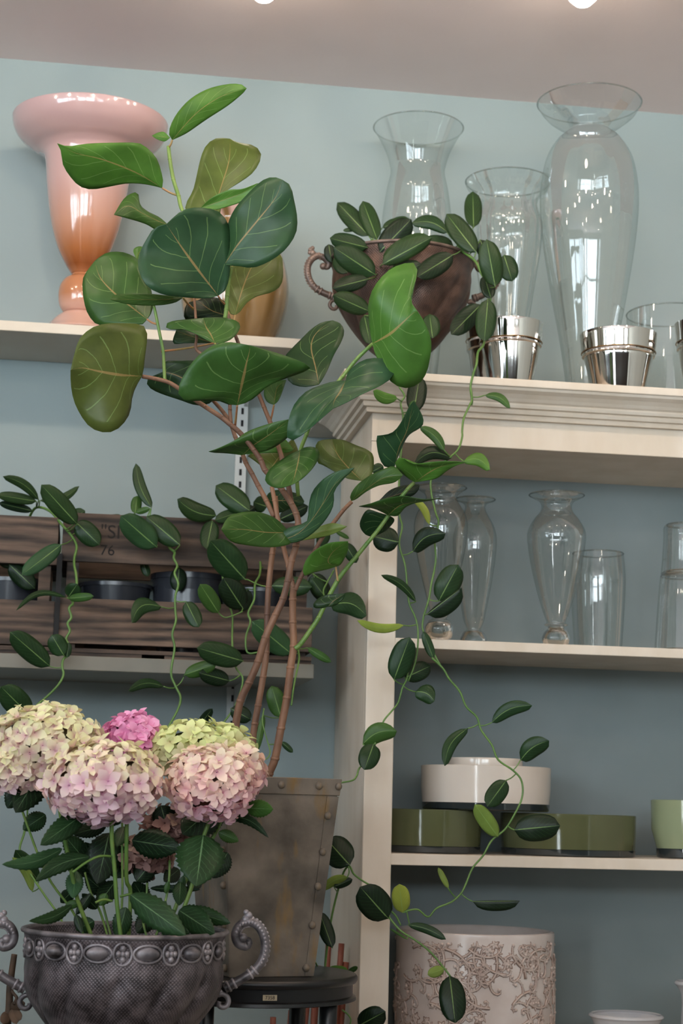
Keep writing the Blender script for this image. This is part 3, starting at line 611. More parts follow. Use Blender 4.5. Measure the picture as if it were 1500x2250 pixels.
# ------------------------------------------------------------------ urns
def urn(name, label, px, Y, prof, matname, hmat, tilt=0, flutes=13, frieze=True, handle=None, base_z=None, swirl=6):
    pr = []
    for r, y in prof:
        q = P(px, y, Y); pr.append((r*PPM(q.x, Y, q.z), q.z))
    bz = pr[-1][1]; X = P(px, prof[0][1], Y).x
    if base_z is not None: pr = [(r, z if k < len(pr)-4 else z) for k, (r, z) in enumerate(pr)]; bz = base_z; pr[-1] = (pr[-1][0], base_z)
    t = thing(name, label, 'urn', (X, Y, bz))
    pts, _ = catmull([Vector((r, 0, z-bz)) for r, z in pr], [0]*len(pr), 6)
    outer = [(q.x, q.z) for q in pts]; Ht = outer[0][1]; R = outer[0][0]
    def mod(a, f, z):
        k = max(0, min(1, (Ht*.86-z)/(Ht*.10)))*max(0, min(1, (z-Ht*.25)/(Ht*.2)))
        return 1-.05*k*(1-abs(math.sin((a*flutes+swirl*(1-z/Ht)*2)/2)))**1.6
    inn = [(r-.005, z) for r, z in outer if z > Ht*.45]
    mb = MB(); mb.lathe([(.0005, 0)]+outer[::-1]+inn+[(.0005, inn[-1][1])], 160, mod=lambda a, f, z: mod(a, f, z)); mb.build('body', matname, t)
    mb = MB(); k = R*.032
    mb.lathe([(R+k*math.cos(a_), Ht+k*.8*math.sin(a_)) for a_ in [i*math.pi/4 for i in range(8)]], 96, closed=True); mb.build('rim', hmat, t)
    if frieze:
        mb = MB(); zf = Ht-R*.155; n = 26
        for i in range(n):
            a = 2*math.pi*(i+.3)/n; big = i % 2 == 0
            wx, wz = (R*.135, R*.082) if big else (R*.085, R*.105)
            rr0 = np.interp(zf, [q[1] for q in outer[::-1]], [q[0] for q in outer[::-1]])
            ring = [Vector(((rr0+.0015)*math.cos(a+wx*math.cos(b_)/rr0), (rr0+.0015)*math.sin(a+wx*math.cos(b_)/rr0), zf+wz*math.sin(b_))) for b_ in [j*2*math.pi/16 for j in range(17)]]
            mb.tube(ring, .0016, 6, smooth=1, cap=False)
            rc = rr0+.0005
            if big: mb.ball((rc*math.cos(a), rc*math.sin(a), zf), wx*.78, 14, 8, (abs(math.sin(a))+.12, abs(math.cos(a))+.12, wz/wx))
            else:
                for b_ in range(4):
                    th = b_*math.pi/2; aa = a+wx*.45*math.cos(th)/rr0; mb.ball((rc*math.cos(aa), rc*math.sin(aa), zf+wz*.48*math.sin(th)), wx*.36, 8, 5)
                mb.ball(((rc+.001)*math.cos(a), (rc+.001)*math.sin(a), zf), wx*.3, 8, 5)
        mb.build('frieze', 'urn_frieze', t)
    for sg, hpts in handle:
        mb = MB(); W = []; 
        for (hx, hy) in hpts:
            q = P(hx, hy, Y); W.append(Vector((q.x-X, 0, q.z-bz)))
        rad = [R*.032]*2+[R*.046]*(len(W)-4)+[R*.048]*2
        mb.tube(W, rad, 12, smooth=6)
        mb.ball(W[0], R*.05, 12, 8)
        # beads, collars and a leafy knob on the shoulder of the scroll
        sm, _ = catmull(W, [0]*len(W), 6)
        for i in range(int(len(sm)*.30), int(len(sm)*.74), 2):
            c_ = sm[i]; tdir = (sm[i+1]-sm[i-1]).normalized(); nrm = Vector((tdir.z, 0, -tdir.x))
            if nrm.x*sg < 0: nrm = -nrm
            mb.ball(c_+nrm*R*.036, R*.022, 7, 5); mb.ball(c_+Vector((0, -R*.040, 0)), R*.017, 7, 5)
        for f in (.78, .82, .92, .96):
            i = int(len(sm)*f); i = min(i, len(sm)-2); tdir = (sm[i+1]-sm[i-1]).normalized()
            mb.tube([sm[i]-tdir*R*.012, sm[i]+tdir*R*.012], R*.058, 12, smooth=1)
        i = int(len(sm)*.36); c_ = sm[i]
        for ddx, ddz, rr_ in ((.05, .05, .045), (.075, .09, .04), (.05, .12, .03), (.09, .05, .028)): mb.ball(c_+Vector((sg*ddx*R, 0, ddz*R)), R*rr_, 9, 6)
        mb.build('handle', hmat, t)
        # lower scroll where the handle meets the bowl
        mb = MB(); e = W[-1]
        sp = [e+Vector((-sg*R*.02, 0, -R*(.02)))]+[e+Vector((sg*R*(-.02+.085*math.cos(a_)*(1-k_*.07)), 0, R*(-.13+.085*math.sin(a_)*(1-k_*.07)))) for k_, a_ in enumerate([2.2-j*.62 for j in range(10)])]
        mb.tube(sp, R*.026, 8, smooth=3); mb.build('scroll', hmat, t)
    return t, outer, X, bz
PLZ = P(275, 2480, 2.1).z
rh = [cv('O', [(445, 1205), (490, 1225), (470, 1262), (410, 1240), (392, 1170), (430, 1105), (500, 1085), (560, 1120), (598, 1190), (608, 1280), (585, 1370), (530, 1440), (460, 1490), (380, 1535), (310, 1575)])][0]
lh = [(550-x, y) for x, y in rh]
lh = [(x-2, y+2) for x, y in lh]
YU = 2.10
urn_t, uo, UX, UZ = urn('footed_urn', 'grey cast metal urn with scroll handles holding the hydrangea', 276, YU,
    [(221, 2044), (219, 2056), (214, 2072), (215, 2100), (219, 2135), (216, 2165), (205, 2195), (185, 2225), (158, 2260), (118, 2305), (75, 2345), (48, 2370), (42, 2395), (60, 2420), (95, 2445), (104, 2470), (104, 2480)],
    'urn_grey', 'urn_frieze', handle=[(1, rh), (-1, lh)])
# top urn (brown), on the cabinet
lhE = cv('E', [(180, 555), (205, 565), (215, 535), (185, 500), (145, 488), (105, 508), (80, 550), (78, 600), (92, 650), (125, 695), (170, 725), (215, 745), (245, 755)])
YB = 2.71
cxT = 883
rhE = [(2*cxT-x+4, y+5) for x, y in lhE]
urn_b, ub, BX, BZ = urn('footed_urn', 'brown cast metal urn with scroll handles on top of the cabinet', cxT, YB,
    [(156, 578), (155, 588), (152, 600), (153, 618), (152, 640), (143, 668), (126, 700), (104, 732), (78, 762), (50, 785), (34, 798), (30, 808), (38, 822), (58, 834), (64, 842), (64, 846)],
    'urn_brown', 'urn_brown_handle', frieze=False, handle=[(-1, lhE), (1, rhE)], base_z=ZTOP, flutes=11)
# plinth under the grey urn (below the picture)
t = thing('plinth', 'dark wooden plinth under the grey urn, below the frame', 'stand', (UX, YU, 0))
boxobj('top', (-.11, -.11, UZ-.03), (.11, .11, UZ), 'plinth', t, .002)
boxobj('body', (-.09, -.09, .03), (.09, .09, UZ-.03), 'plinth', t)
boxobj('foot', (-.11, -.11, 0), (.11, .11, .03), 'plinth', t, .002)

# ------------------------------------------------------------------ round table and zinc planter
YP = 2.36                                      # depth of the planter's near right corner
pc = P(686, 2146, YP); TZ = pc.z
TX = P(560, 2150, 2.42).x; TY = 2.43
TR = P(783, 2148, TY).x-TX
tb = thing('side_table', 'small round black table with moulded apron under the zinc planter', 'table', (TX, TY, 0))
hb = (P(600, 2165, TY-TR).z-P(600, 2226, TY-TR).z)
mb = MB(); mb.lathe([(.0005, TZ), (TR*.97, TZ), (TR*.985, TZ-.001), (TR, TZ-.004), (TR, TZ-.008), (TR*.985, TZ-.011), (TR*.95, TZ-.011), (.0005, TZ-.011)], 96); mb.build('top', 'darkwood', tb, auto=40)
mb = MB(); mb.lathe([(TR*.9, TZ-.0115), (TR*.955, TZ-.0115), (TR*.955, TZ-hb+.007), (TR*.985, TZ-hb+.005), (TR*.99, TZ-hb+.001), (TR*.97, TZ-hb), (TR*.9, TZ-hb)], 96, closed=True); mb.build('apron', 'darkwood', tb, auto=40)
for k in range(4):
    a = math.radians(-38+90*k); mb = MB(); c0 = Vector((TR*.84*math.cos(a), TR*.84*math.sin(a), TZ-.012)); c1 = Vector((TR*.95*math.cos(a), TR*.95*math.sin(a), 0))
    mb.tube([c0, c0.lerp(c1, .3)-Vector((.01*math.cos(a), .01*math.sin(a), 0)), c0.lerp(c1, .7), c1], [.012, .010, .009, .010], 8); mb.build('leg', 'darkwood', tb)
# little price label on the apron
lx = P(592, 2207, TY-TR*.95).x
ang = math.asin((lx-TX)/(TR*.956)); ly = -TR*.956*math.cos(ang); lz = TZ-.011-(hb-.018)*.62
lab = MB(); lab.box((-.0092, -.0008, -.0036), (.0092, 0, .0036)); lo = lab.build('price_label', 'paper', tb, smooth=False, loc=(lx-TX, ly-.0008, lz), rot=(0, 0, ang), bevel=.0008)
lo['label'] = 'small cream price label'
textmesh('label_number', '7358', .0062, 'ink', lo, Matrix.Translation((0, -.0011, 0)) @ Matrix.Rotation(math.radians(90), 4, 'X'), .0001)

TH = math.radians(15); ST, SB = .160, .115
HP = P(735, 1713, YP-.02).z-TZ
ctr = Vector((pc.x, YP, TZ))-Matrix.Rotation(TH, 3, 'Z') @ Vector((SB/2, -SB/2, 0))
pl = thing('zinc_planter', 'square tapered zinc planter with riveted edges and rust stains', 'planter', ctr, rotz=TH)
def sq(s_, z): return [(-s_/2, -s_/2, z), (s_/2, -s_/2, z), (s_/2, s_/2, z), (-s_/2, s_/2, z)]
def side(z): return SB+(ST-SB)*z/HP
mb = MB(); w_ = .003
mb.add(sq(SB, 0)+sq(ST, HP)+sq(ST-2*w_, HP)+sq(SB-2*w_, .004), [(3, 2, 1, 0)]+[(i, (i+1) % 4, 4+(i+1) % 4, 4+i) for i in range(4)]+[(4+i, 4+(i+1) % 4, 8+(i+1) % 4, 8+i) for i in range(4)]+[(8+i, 8+(i+1) % 4, 12+(i+1) % 4, 12+i) for i in range(4)]+[(12, 13, 14, 15)])
mb.build('body', 'zinc', pl, smooth=False, bevel=.0015)
hb_ = .021; a0 = side(HP-hb_)+.0045; a1 = ST+.005
mb = MB(); mb.add(sq(a0, HP-hb_)+sq(a1, HP+.001)+sq(ST-.002, HP+.001)+sq(a0-.008, HP-hb_), [(i, (i+1) % 4, 4+(i+1) % 4, 4+i) for i in range(4)]+[(4+i, 4+(i+1) % 4, 8+(i+1) % 4, 8+i) for i in range(4)]+[(8+i, 8+(i+1) % 4, 12+(i+1) % 4, 12+i) for i in range(4)]+[(12+i, 12+(i+1) % 4, (i+1) % 4, i) for i in range(4)])
mb.build('rim_band', 'zinc', pl, smooth=False, bevel=.001)
mb = MB(); z0 = .0; 
vs_ = []; 
for z in (0.001, HP-hb_-.001): s_ = side(z)/2+.0012; vs_ += [(s_-.017*side(z)/ST*1.0, -s_, z), (s_, -s_, z), (s_, -s_+.017, z), (s_-.004, -s_+.017, z), (s_-.004, -s_+.004, z), (s_-.017*side(z)/ST, -s_+.004, z)]
mb.add(vs_, [(i, (i+1) % 6, 6+(i+1) % 6, 6+i) for i in range(6)]+[tuple(range(6))[::-1], tuple(range(6, 12))]); mb.build('corner_strap', 'zinc', pl, smooth=False)
def rivet(x, y, z, r=.0052):
    mb = MB(); mb.ball((0, 0, 0), r, 10, 6, (1, .7, 1)); mb.build('rivet', 'zinc', pl, loc=(x, y, z))
for zf in (.815, .63, .455, .26, .045):
    z = HP*zf; s_ = side(z)/2+.0012; rivet(s_-.012, -s_-.0005, z)
    rivet(-s_-.0005, -s_+.012, z)
for fx in (-.42, -.02, .30, .47): rivet(a1*fx, -(a0+a1)/4-.0003, HP-hb_*.42)
for fx in (-.42, 0, .42): rivet(-(a0+a1)/4-.0003, a1*fx, HP-hb_*.42)
mb = MB(); s_ = side(HP*.9)-.008; mb.box((-s_/2, -s_/2, HP*.80), (s_/2, s_/2, HP*.9)); so = mb.build('soil', 'soil', pl, smooth=False)

# ------------------------------------------------------------------ leaves
COL = {'d': '#233c1f', 'm': '#3a5a26', 'b': '#50782f', 'y': '#9cab4a', 'o': '#535f2a', 'g': '#325233', 'k': '#172816', 'v': '#283f20', 'w': '#7d9244'}
def jit(c, a=.12):
    r, g, b_, _ = srgb(COL[c]); k = 1+random.uniform(-a, a); return (r*k*(1+random.uniform(-a, a)*.6), g*k, b_*k*(1+random.uniform(-a, a)*.6), 1)
def resample(pts, n):
    pts = [Vector(p_) for p_ in pts]
    if len(pts) > 2: pts, _ = catmull(pts, [0]*len(pts), 5)
    d = [0]
    for i in range(1, len(pts)): d.append(d[-1]+(pts[i]-pts[i-1]).length)
    out = []
    for k in range(n):
        s_ = d[-1]*k/(n-1); j = 1
        while j < len(d)-1 and d[j] < s_: j += 1
        f = (s_-d[j-1])/max(d[j]-d[j-1], 1e-9); out.append(pts[j-1].lerp(pts[j], min(max(f, 0), 1)))
    return out
def leaf(mb, Lp, Mp, Rp, Y0, Y1, cup=.3, tint='m', skew=0, rows=13, cols=4, off=(0, 0, 0), ripple=0):
    """Lp, Mp, Rp: pixel polylines base -> tip; Y0/Y1 depth at base and tip; cup: how strongly the blade is bowed"""
    Lr, Mr, Rr = resample(Lp, rows), resample(Mp, rows), resample(Rp, rows)
    ln = (Mr[-1]-Mr[0]).length; half = max((Lr[i]-Rr[i]).length for i in range(rows))/2; k = half*Y0/F
    vs_, uvs = [], []; ph = random.uniform(0, 6)
    for i in range(rows):
        t_ = i/(rows-1)
        for j in range(-cols, cols+1):
            u = j/cols; q = Mr[i].lerp(Lr[i] if u < 0 else Rr[i], abs(u))
            wloc = (Lr[i]-Rr[i]).length/2*Y0/F
            Y = Y0+(Y1-Y0)*t_+cup*.55*wloc*(abs(u)**1.4-.3)+skew*wloc*u-.05*k*math.sin(math.pi*t_)+ripple*wloc*(math.sin(ph+t_*11+u)*.10+math.sin(ph*2+t_*5.5-u*2)*.12)*abs(u)
            vs_.append(P(q.x, q.y, Y)-Vector(off)); uvs.append((u, t_))
    nc = 2*cols+1
    fs = [(i*nc+j, i*nc+j+1, (i+1)*nc+j+1, (i+1)*nc+j) for i in range(rows-1) for j in range(nc-1)]
    c_ = jit(tint); mb.add(vs_, fs, uvs, [c_]*len(vs_))
def oval(mb, base, tip, wd, Y0, Y1=None, bend=0, tint='v', fold=(1, 1), sharp=.0, cup=.35, skew=0, off=(0, 0, 0), serr=False, rows=11, tipcurl=0, fat=.5):
    b_ = Vector(base); t_ = Vector(tip); ax = t_-b_; ln = ax.length; nr = Vector((-ax.y, ax.x)).normalized()
    Lp, Mp, Rp = [], [], []; n = rows if not serr else 24
    for i in range(n):
        f = i/(n-1); m_ = b_+ax*f+nr*bend*math.sin(math.pi*f)
        g_ = min(1, f**(math.log(.5)/math.log(fat))); e = max(0, 1-abs(2*g_-1)**2.5)**.62 if not serr else math.sin(math.pi*g_)**(.60+sharp)
        if sharp > 0: e *= (1-sharp*.5*f)
        h = wd/2*e
        if serr and 0 < i < n-1: h *= 1+(.075 if i % 2 else -.06)
        Lp.append(m_-nr*h*fold[0]); Rp.append(m_+nr*h*fold[1]); Mp.append(m_)
    if Y1 is None: Y1 = Y0
    # evaluate rows directly (they are already even)
    k = wd/2*Y0/F; vs_, uvs = [], []; cols = 3; rph = random.uniform(0, 6)
    for i in range(n):
        f = i/(n-1)
        for j in range(-cols, cols+1):
            u = j/cols; q = Mp[i].lerp(Lp[i] if u < 0 else Rp[i], abs(u)); wl = (Lp[i]-Rp[i]).length/2*Y0/F
            Y = Y0+(Y1-Y0)*f+cup*.8*wl*(abs(u)**1.3-.3)+skew*wl*u-.06*k*math.sin(math.pi*f)+wl*.10*math.sin(rph+f*8)*abs(u)
            vs_.append(P(q.x, q.y, Y)-Vector(off)); uvs.append((u, f))
    nc = 2*cols+1
    fs = [(i*nc+j, i*nc+j+1, (i+1)*nc+j+1, (i+1)*nc+j) for i in range(n-1) for j in range(nc-1)]
    mb.add(vs_, fs, uvs, [jit(tint)]*len(vs_))
def stem(mb, pts, Y, r, off=(0, 0, 0), seg=8, smooth=5, rr=None, nodes=False):
    """pixel polyline -> tube; Y a number or a list"""
    n = len(pts); Ys = Y if isinstance(Y, (list, tuple)) else [Y, Y]
    W = []
    for i, (x, y) in enumerate(pts):
        f = i/(n-1)*(len(Ys)-1); j = min(int(f), len(Ys)-2); W.append(P(x, y, Ys[j]+(Ys[j+1]-Ys[j])*(f-j))-Vector(off))
    rad = [r+((rr if rr is not None else r)-r)*i/(n-1) for i in range(n)]
    mb.tube(W, rad, seg, smooth=smooth)
    if nodes:
        for i in range(1, n-1, 1): mb.ball(W[i], rad[i]*1.18, 8, 5, (1, 1, .7))
    return W

exec_data = []
# ---- broad-leaved tree (traced leaf by leaf; outline split base->tip left / right)
TO = Vector((ctr.x, ctr.y, TZ+HP*.9))
tree = thing('broad_leaved_tree', 'tall young tree with big rounded glossy leaves growing from the zinc planter', 'tree', TO)
wood = MB(); gst = MB(); fol = MB(); pet = MB(); o_ = TO
def S(c, pts, Y, r, rr=None, mbb=None, nodes=True): return stem(mbb or wood, cv(c, pts), Y, r, TO, rr=rr, nodes=nodes, seg=10)
base1 = [(590, 1725), (591, 1700), (604, 1667), (617, 1600), (630, 1533), (638, 1467), (645, 1420), (643, 1367), (643, 1317), (645, 1290)]
stem(wood, base1, [2.36, 2.33, 2.31], .0055, TO, rr=.0046, nodes=True)
stem(wood, [(645, 1292), (640, 1275), (634, 1245), (622, 1200), (612, 1150), (603, 1100), (597, 1070)], [2.31, 2.33], .0036, TO, rr=.003, nodes=True)
stA = [(505, 1740), (508, 1660), (517, 1597), (528, 1540), (547, 1500), (567, 1453), (583, 1400), (606, 1350), (622, 1315), (632, 1277), (640, 1233), (650, 1200), (655, 1153), (650, 1128), (640, 1107), (620, 1077), (600, 1050), (582, 1033), (572, 1010), (557, 988), (540, 966), (523, 947), (505, 932), (485, 916), (450, 893), (420, 873), (395, 855), (370, 840), (340, 832), (312, 827)]
stem(wood, stA, [2.33, 2.28, 2.26, 2.25, 2.24, 2.23], .0052, TO, rr=.0026, nodes=True)
stem(wood, [(552, 1740), (555, 1633), (560, 1590), (567, 1550), (578, 1487), (585, 1433), (587, 1350), (590, 1290), (598, 1217), (604, 1180), (607, 1133), (604, 1090)], [2.36, 2.34, 2.33], .0046, TO, rr=.0036, nodes=True)
stem(wood, [(602, 1135), (585, 1100), (567, 1067), (553, 1040), (540, 1017), (530, 990), (517, 960), (506, 930), (490, 905), (468, 880)], [2.33, 2.32], .0036, TO, rr=.0026, nodes=True)
stem(wood, [(640, 1105), (632, 1060), (620, 1010), (605, 960), (593, 927), (580, 895), (567, 863), (545, 810), (520, 745), (510, 720), (500, 690)], [2.27, 2.30, 2.30], .0036, TO, rr=.0022, nodes=True)
stem(wood, [(507, 930), (505, 900), (503, 860), (480, 800), (433, 770), (432, 740), (430, 700), (426, 650)], [2.25, 2.26, 2.28], .0026, TO, rr=.0016, nodes=True)
stem(gst, [(362, 838), (360, 800), (358, 770), (350, 730), (342, 690), (338, 672)], [2.235, 2.24], .0022, TO, rr=.0018)
stem(gst, [(494, 700), (497, 680), (499, 650), (503, 610), (506, 588), (495, 560), (470, 530), (440, 510), (402, 465), (392, 430), (381, 395), (373, 350), (370, 322)], [2.27, 2.27, 2.29, 2.31], .0028, TO, rr=.0026, nodes=True)
stem(gst, [(655, 1090), (652, 1040), (660, 990), (673, 955), (700, 890), (752, 828), (780, 793), (808, 765), (820, 755)], [2.27, 2.23, 2.20], .0026, TO, rr=.0024, nodes=True)
stem(wood, [(648, 1297), (660, 1270), (677, 1237), (693, 1207), (712, 1175), (737, 1143), (755, 1120), (773, 1102)], [2.31, 2.29], .0030, TO, rr=.0026, nodes=True)
stem(gst, [(648, 1425), (660, 1415), (685, 1380), (700, 1357), (720, 1315), (742, 1275), (760, 1250), (785, 1220), (807, 1193), (830, 1165), (853, 1133), (875, 1100), (895, 1075), (910, 1060)], [2.31, 2.30, 2.28], .0034, TO, rr=.0024, nodes=True)
def Lf(c, Ls, Ms, Rs, Y0, Y1, tint='m', cup=.35, skew=0, pt=None, ripple=1):
    a, m_, r = cv(c, Ls), cv(c, Ms), cv(c, Rs)
    leaf(fol, [m_[0]]+a+[m_[-1]], m_, [m_[0]]+r+[m_[-1]], Y0, Y1, cup, tint, skew, rows=19, cols=5, off=TO, ripple=ripple)
    if pt:
        q = pt[0]; pm = MB(); stem(pm, [q, ((q[0]+m_[0][0])/2, (q[1]+m_[0][1])/2+2), m_[0]], [pt[1], Y0], .0016, TO, rr=.0013, seg=6); pm.build('petiole', 'petiole', tree)
Lf('A', [(742, 580), (770, 510), (830, 440), (910, 392), (1000, 370), (1060, 371)], [(757, 615), (860, 500), (970, 425), (1084, 388)], [(820, 585), (900, 530), (1000, 465), (1065, 412)], 2.30, 2.20, 'b', cup=.5, pt=((372, 322), 2.305))
Lf('A', [(720, 580), (690, 585)], [(747, 605), (700, 600), (668, 597)], [(722, 622), (690, 612)], 2.31, 2.33, 'b')
Lf('A', [(716, 790), (690, 700), (640, 645), (600, 628), (500, 627), (380, 632), (300, 643)], [(712, 826), (600, 760), (450, 700), (330, 672), (251, 630)], [(640, 810), (560, 806), (480, 820), (400, 832), (345, 815), (300, 765), (275, 720), (268, 665)], 2.30, 2.22, 'b', cup=.4, skew=.25, pt=((392, 430), 2.30))
Lf('A', [(815, 925), (850, 830), (880, 700), (905, 640), (950, 608)], [(930, 1010), (960, 860), (1005, 710), (1010, 610)], [(960, 970), (985, 850), (1040, 810), (1110, 760), (1145, 700), (1140, 660), (1100, 635), (1050, 628)], 2.32, 2.36, 'o', cup=.3, skew=.2)
Lf('A', [(925, 872), (1000, 835), (1065, 830)], [(880, 915), (980, 880), (1060, 850), (1132, 805)], [(940, 922), (1010, 905), (1080, 880), (1122, 845)], 2.27, 2.22, 'b', cup=-.6)
Lf('A', [(1000, 1100), (998, 1000), (1030, 920), (1090, 850), (1150, 795), (1200, 778)], [(985, 1165), (1040, 1080), (1130, 970), (1210, 870), (1240, 790)], [(1050, 1170), (1110, 1177), (1180, 1150), (1250, 1100), (1298, 1030), (1306, 960), (1290, 870), (1275, 815)], 2.23, 2.18, 'g', cup=.35, skew=-.3, pt=((506, 588), 2.275))
Lf('A', [(905, 1312), (800, 1306), (720, 1295), (650, 1260), (610, 1190), (610, 1120), (650, 1040), (680, 1000)], [(958, 1300), (880, 1200), (800, 1090), (730, 985)], [(990, 1275), (1010, 1200), (1008, 1100), (1008, 1000), (960, 930), (870, 912), (800, 925)], 2.24, 2.19, 'g', cup=-.3, skew=.2, pt=((493, 668), 2.27))
Lf('A', [(700, 955), (650, 930), (615, 900), (608, 855), (590, 846), (545, 872)], [(740, 990), (680, 965), (620, 935), (560, 905), (500, 944)], [(700, 1016), (640, 985), (560, 960)], 2.30, 2.24, 'm', cup=.6)
Lf('A', [(585, 1100), (610, 1083)], [(600, 1140), (610, 1110), (640, 1090)], [(640, 1140), (645, 1110)], 2.33, 2.34, 'b')
Lf('C', [(940, 487), (830, 492), (720, 492), (640, 490), (580, 420), (553, 330), (543, 230), (555, 165)], [(970, 455), (860, 370), (750, 280), (660, 180), (625, 70)], [(1003, 400), (1008, 330), (990, 240), (950, 150), (920, 70), (860, 30), (790, 10), (700, 18)], 2.25, 2.30, 'm', cup=.3, pt=((344, 712), 2.24))
Lf('C', [(1160, 342), (1080, 360), (950, 364), (820, 352)], [(1205, 312), (1080, 325), (900, 325), (728, 325)], [(1100, 298), (1000, 288), (900, 286), (800, 288), (740, 300)], 2.26, 2.20, 'm', cup=.5, pt=((426, 680), 2.28))
Lf('A', [(1005, 1370), (990, 1280), (1000, 1200), (1040, 1160)], [(1033, 1385), (1068, 1260), (1110, 1165), (1150, 1120)], [(1055, 1370), (1085, 1330), (1130, 1302), (1200, 1282), (1238, 1245), (1243, 1180), (1230, 1115)], 2.30, 2.34, 'o', cup=.35, skew=-.2, pt=((512, 722), 2.30))
Lf('D', [(560, 460), (450, 462), (330, 460), (312, 420), (335, 350)], [(600, 430), (500, 400), (400, 330)], [(600, 380), (570, 330), (480, 305)], 2.32, 2.33, 'k', cup=.3)
Lf('D', [(460, 592), (380, 547), (300, 517), (212, 520), (190, 490), (240, 466), (330, 456)], [(515, 612), (490, 560), (455, 500), (440, 447)], [(560, 612), (620, 588), (668, 540), (682, 490), (640, 458), (540, 442)], 2.23, 2.27, 'm', cup=.3, pt=((505, 800), 2.27))
Lf('D', [(330, 612), (240, 612)], [(510, 612), (400, 580), (300, 545), (262, 525)], [(500, 560), (420, 520), (330, 515)], 2.30, 2.31, 'd', pt=((355, 772), 2.24))
Lf('C', [(945, 790), (955, 700), (970, 580), (962, 520), (930, 490), (860, 482), (740, 480), (640, 495), (570, 535), (520, 590), (488, 690)], [(935, 830), (860, 825), (780, 820), (640, 795), (540, 775), (465, 790)], [(905, 880), (872, 960), (860, 1050), (830, 1120), (760, 1188), (680, 1200), (600, 1170), (540, 1100), (490, 1000), (468, 890)], 2.22, 2.17, 'o', cup=.25, skew=.15)
Lf('C', [(1080, 735), (1200, 728), (1290, 728), (1360, 738)], [(1075, 800), (1180, 830), (1290, 900), (1400, 950)], [(970, 850), (985, 905), (1060, 945), (1180, 985), (1300, 1022), (1400, 1000)], 2.29, 2.30, 'd', cup=.35)
Lf('D', [(600, 1015), (555, 995), (440, 990), (335, 992), (280, 960), (280, 890), (330, 790), (410, 690), (500, 628), (600, 605)], [(663, 1020), (690, 900), (722, 750), (745, 660), (740, 625)], [(705, 1012), (780, 970), (860, 900), (960, 852), (1080, 810), (1147, 772), (1050, 720), (900, 670), (810, 642)], 2.21, 2.15, 'm', cup=.3, skew=.1, pt=((516, 938), 2.25))
Lf('D', [(1120, 900), (1040, 888), (995, 850), (978, 760), (978, 700), (1030, 640), (1090, 580), (1150, 520), (1220, 475)], [(1200, 885), (1180, 770), (1150, 640), (1180, 550), (1290, 462)], [(1225, 850), (1262, 780), (1300, 690), (1345, 610), (1368, 540), (1345, 485)], 2.25, 2.30, 'd', cup=-.35, skew=-.15)
Lf('D', [(860, 1000), (838, 950), (850, 895), (900, 862)], [(905, 1018), (915, 950), (930, 900), (985, 855)], [(935, 990), (965, 920)], 2.29, 2.31, 'm', pt=((594, 925), 2.30))
Lf('E', [(490, 1000), (480, 900), (476, 820), (500, 720), (560, 630), (630, 570), (700, 540), (770, 532), (800, 560), (790, 640), (758, 720), (755, 785)], [(505, 1065), (620, 1000), (700, 930), (765, 870), (800, 850)], [(520, 1130), (550, 1190), (585, 1250), (620, 1310), (680, 1350), (750, 1356), (820, 1320), (858, 1260), (880, 1180), (893, 1080), (880, 1000), (840, 910)], 2.19, 2.13, 'b', cup=.3, skew=.1)
Lf('F', [(733, 838), (700, 848), (673, 860), (650, 883), (637, 910), (630, 948), (636, 970), (667, 953), (700, 925)], [(760, 836), (748, 860), (735, 880), (731, 898)], [(763, 820), (783, 800), (805, 789), (837, 787), (862, 798), (868, 813), (857, 833), (830, 850), (793, 867), (760, 885)], 2.22, 2.15, 'g', cup=-.35, skew=-.1)
Lf('H', [(290, 287), (175, 280), (240, 255), (350, 200), (420, 150), (520, 110), (630, 78)], [(395, 300), (470, 235), (580, 160), (710, 62)], [(470, 285), (560, 270), (650, 220), (720, 150)], 2.27, 2.22, 'm', cup=.3)
Lf('H', [(480, 260), (580, 200), (660, 180)], [(430, 295), (560, 250), (735, 262)], [(500, 288), (620, 285), (700, 282)], 2.31, 2.29, 'b', cup=.3)
Lf('H', [(480, 340), (430, 300), (500, 290), (620, 280)], [(570, 410), (620, 340), (730, 190)], [(650, 400), (720, 340), (765, 280)], 2.33, 2.34, 'o', cup=.3)
Lf('H', [(720, 290), (640, 340), (580, 390), (550, 440), (552, 480), (600, 512), (660, 515)], [(778, 268), (762, 360), (745, 430), (725, 495)], [(800, 252), (850, 245), (895, 262), (903, 310), (870, 375), (820, 430), (775, 468)], 2.22, 2.17, 'm', cup=.3, skew=-.1)
Lf('H', [(1090, 455), (1010, 412), (940, 372), (890, 345), (878, 245), (905, 205)], [(1183, 470), (1090, 380), (1020, 290), (985, 195)], [(1215, 470), (1245, 440), (1262, 380), (1258, 300), (1215, 262), (1150, 237), (1060, 200)], 2.33, 2.36, 'o', cup=.2)
Lf('H', [(630, 825), (700, 780), (820, 740), (832, 650), (850, 560), (880, 510), (940, 450), (1030, 402)], [(622, 870), (760, 820), (860, 720), (940, 600), (1010, 490), (1135, 383)], [(700, 882), (790, 862), (890, 790), (965, 700), (1000, 620), (1002, 540), (1060, 460), (1120, 405)], 2.24, 2.17, 'g', cup=.55)
Lf('H', [(650, 745), (580, 698), (480, 672), (380, 680), (300, 712)], [(705, 810), (560, 810), (400, 790), (257, 790)], [(725, 875), (650, 902), (550, 907), (430, 895), (320, 868)], 2.24, 2.18, 'm', cup=.3)
Lf('H', [(1108, 565), (1150, 500), (1230, 438), (1330, 390), (1400, 375)], [(1115, 602), (1220, 520), (1330, 450), (1455, 432)], [(1150, 588), (1215, 540), (1300, 500), (1400, 480)], 2.29, 2.24, 'm', cup=.45)
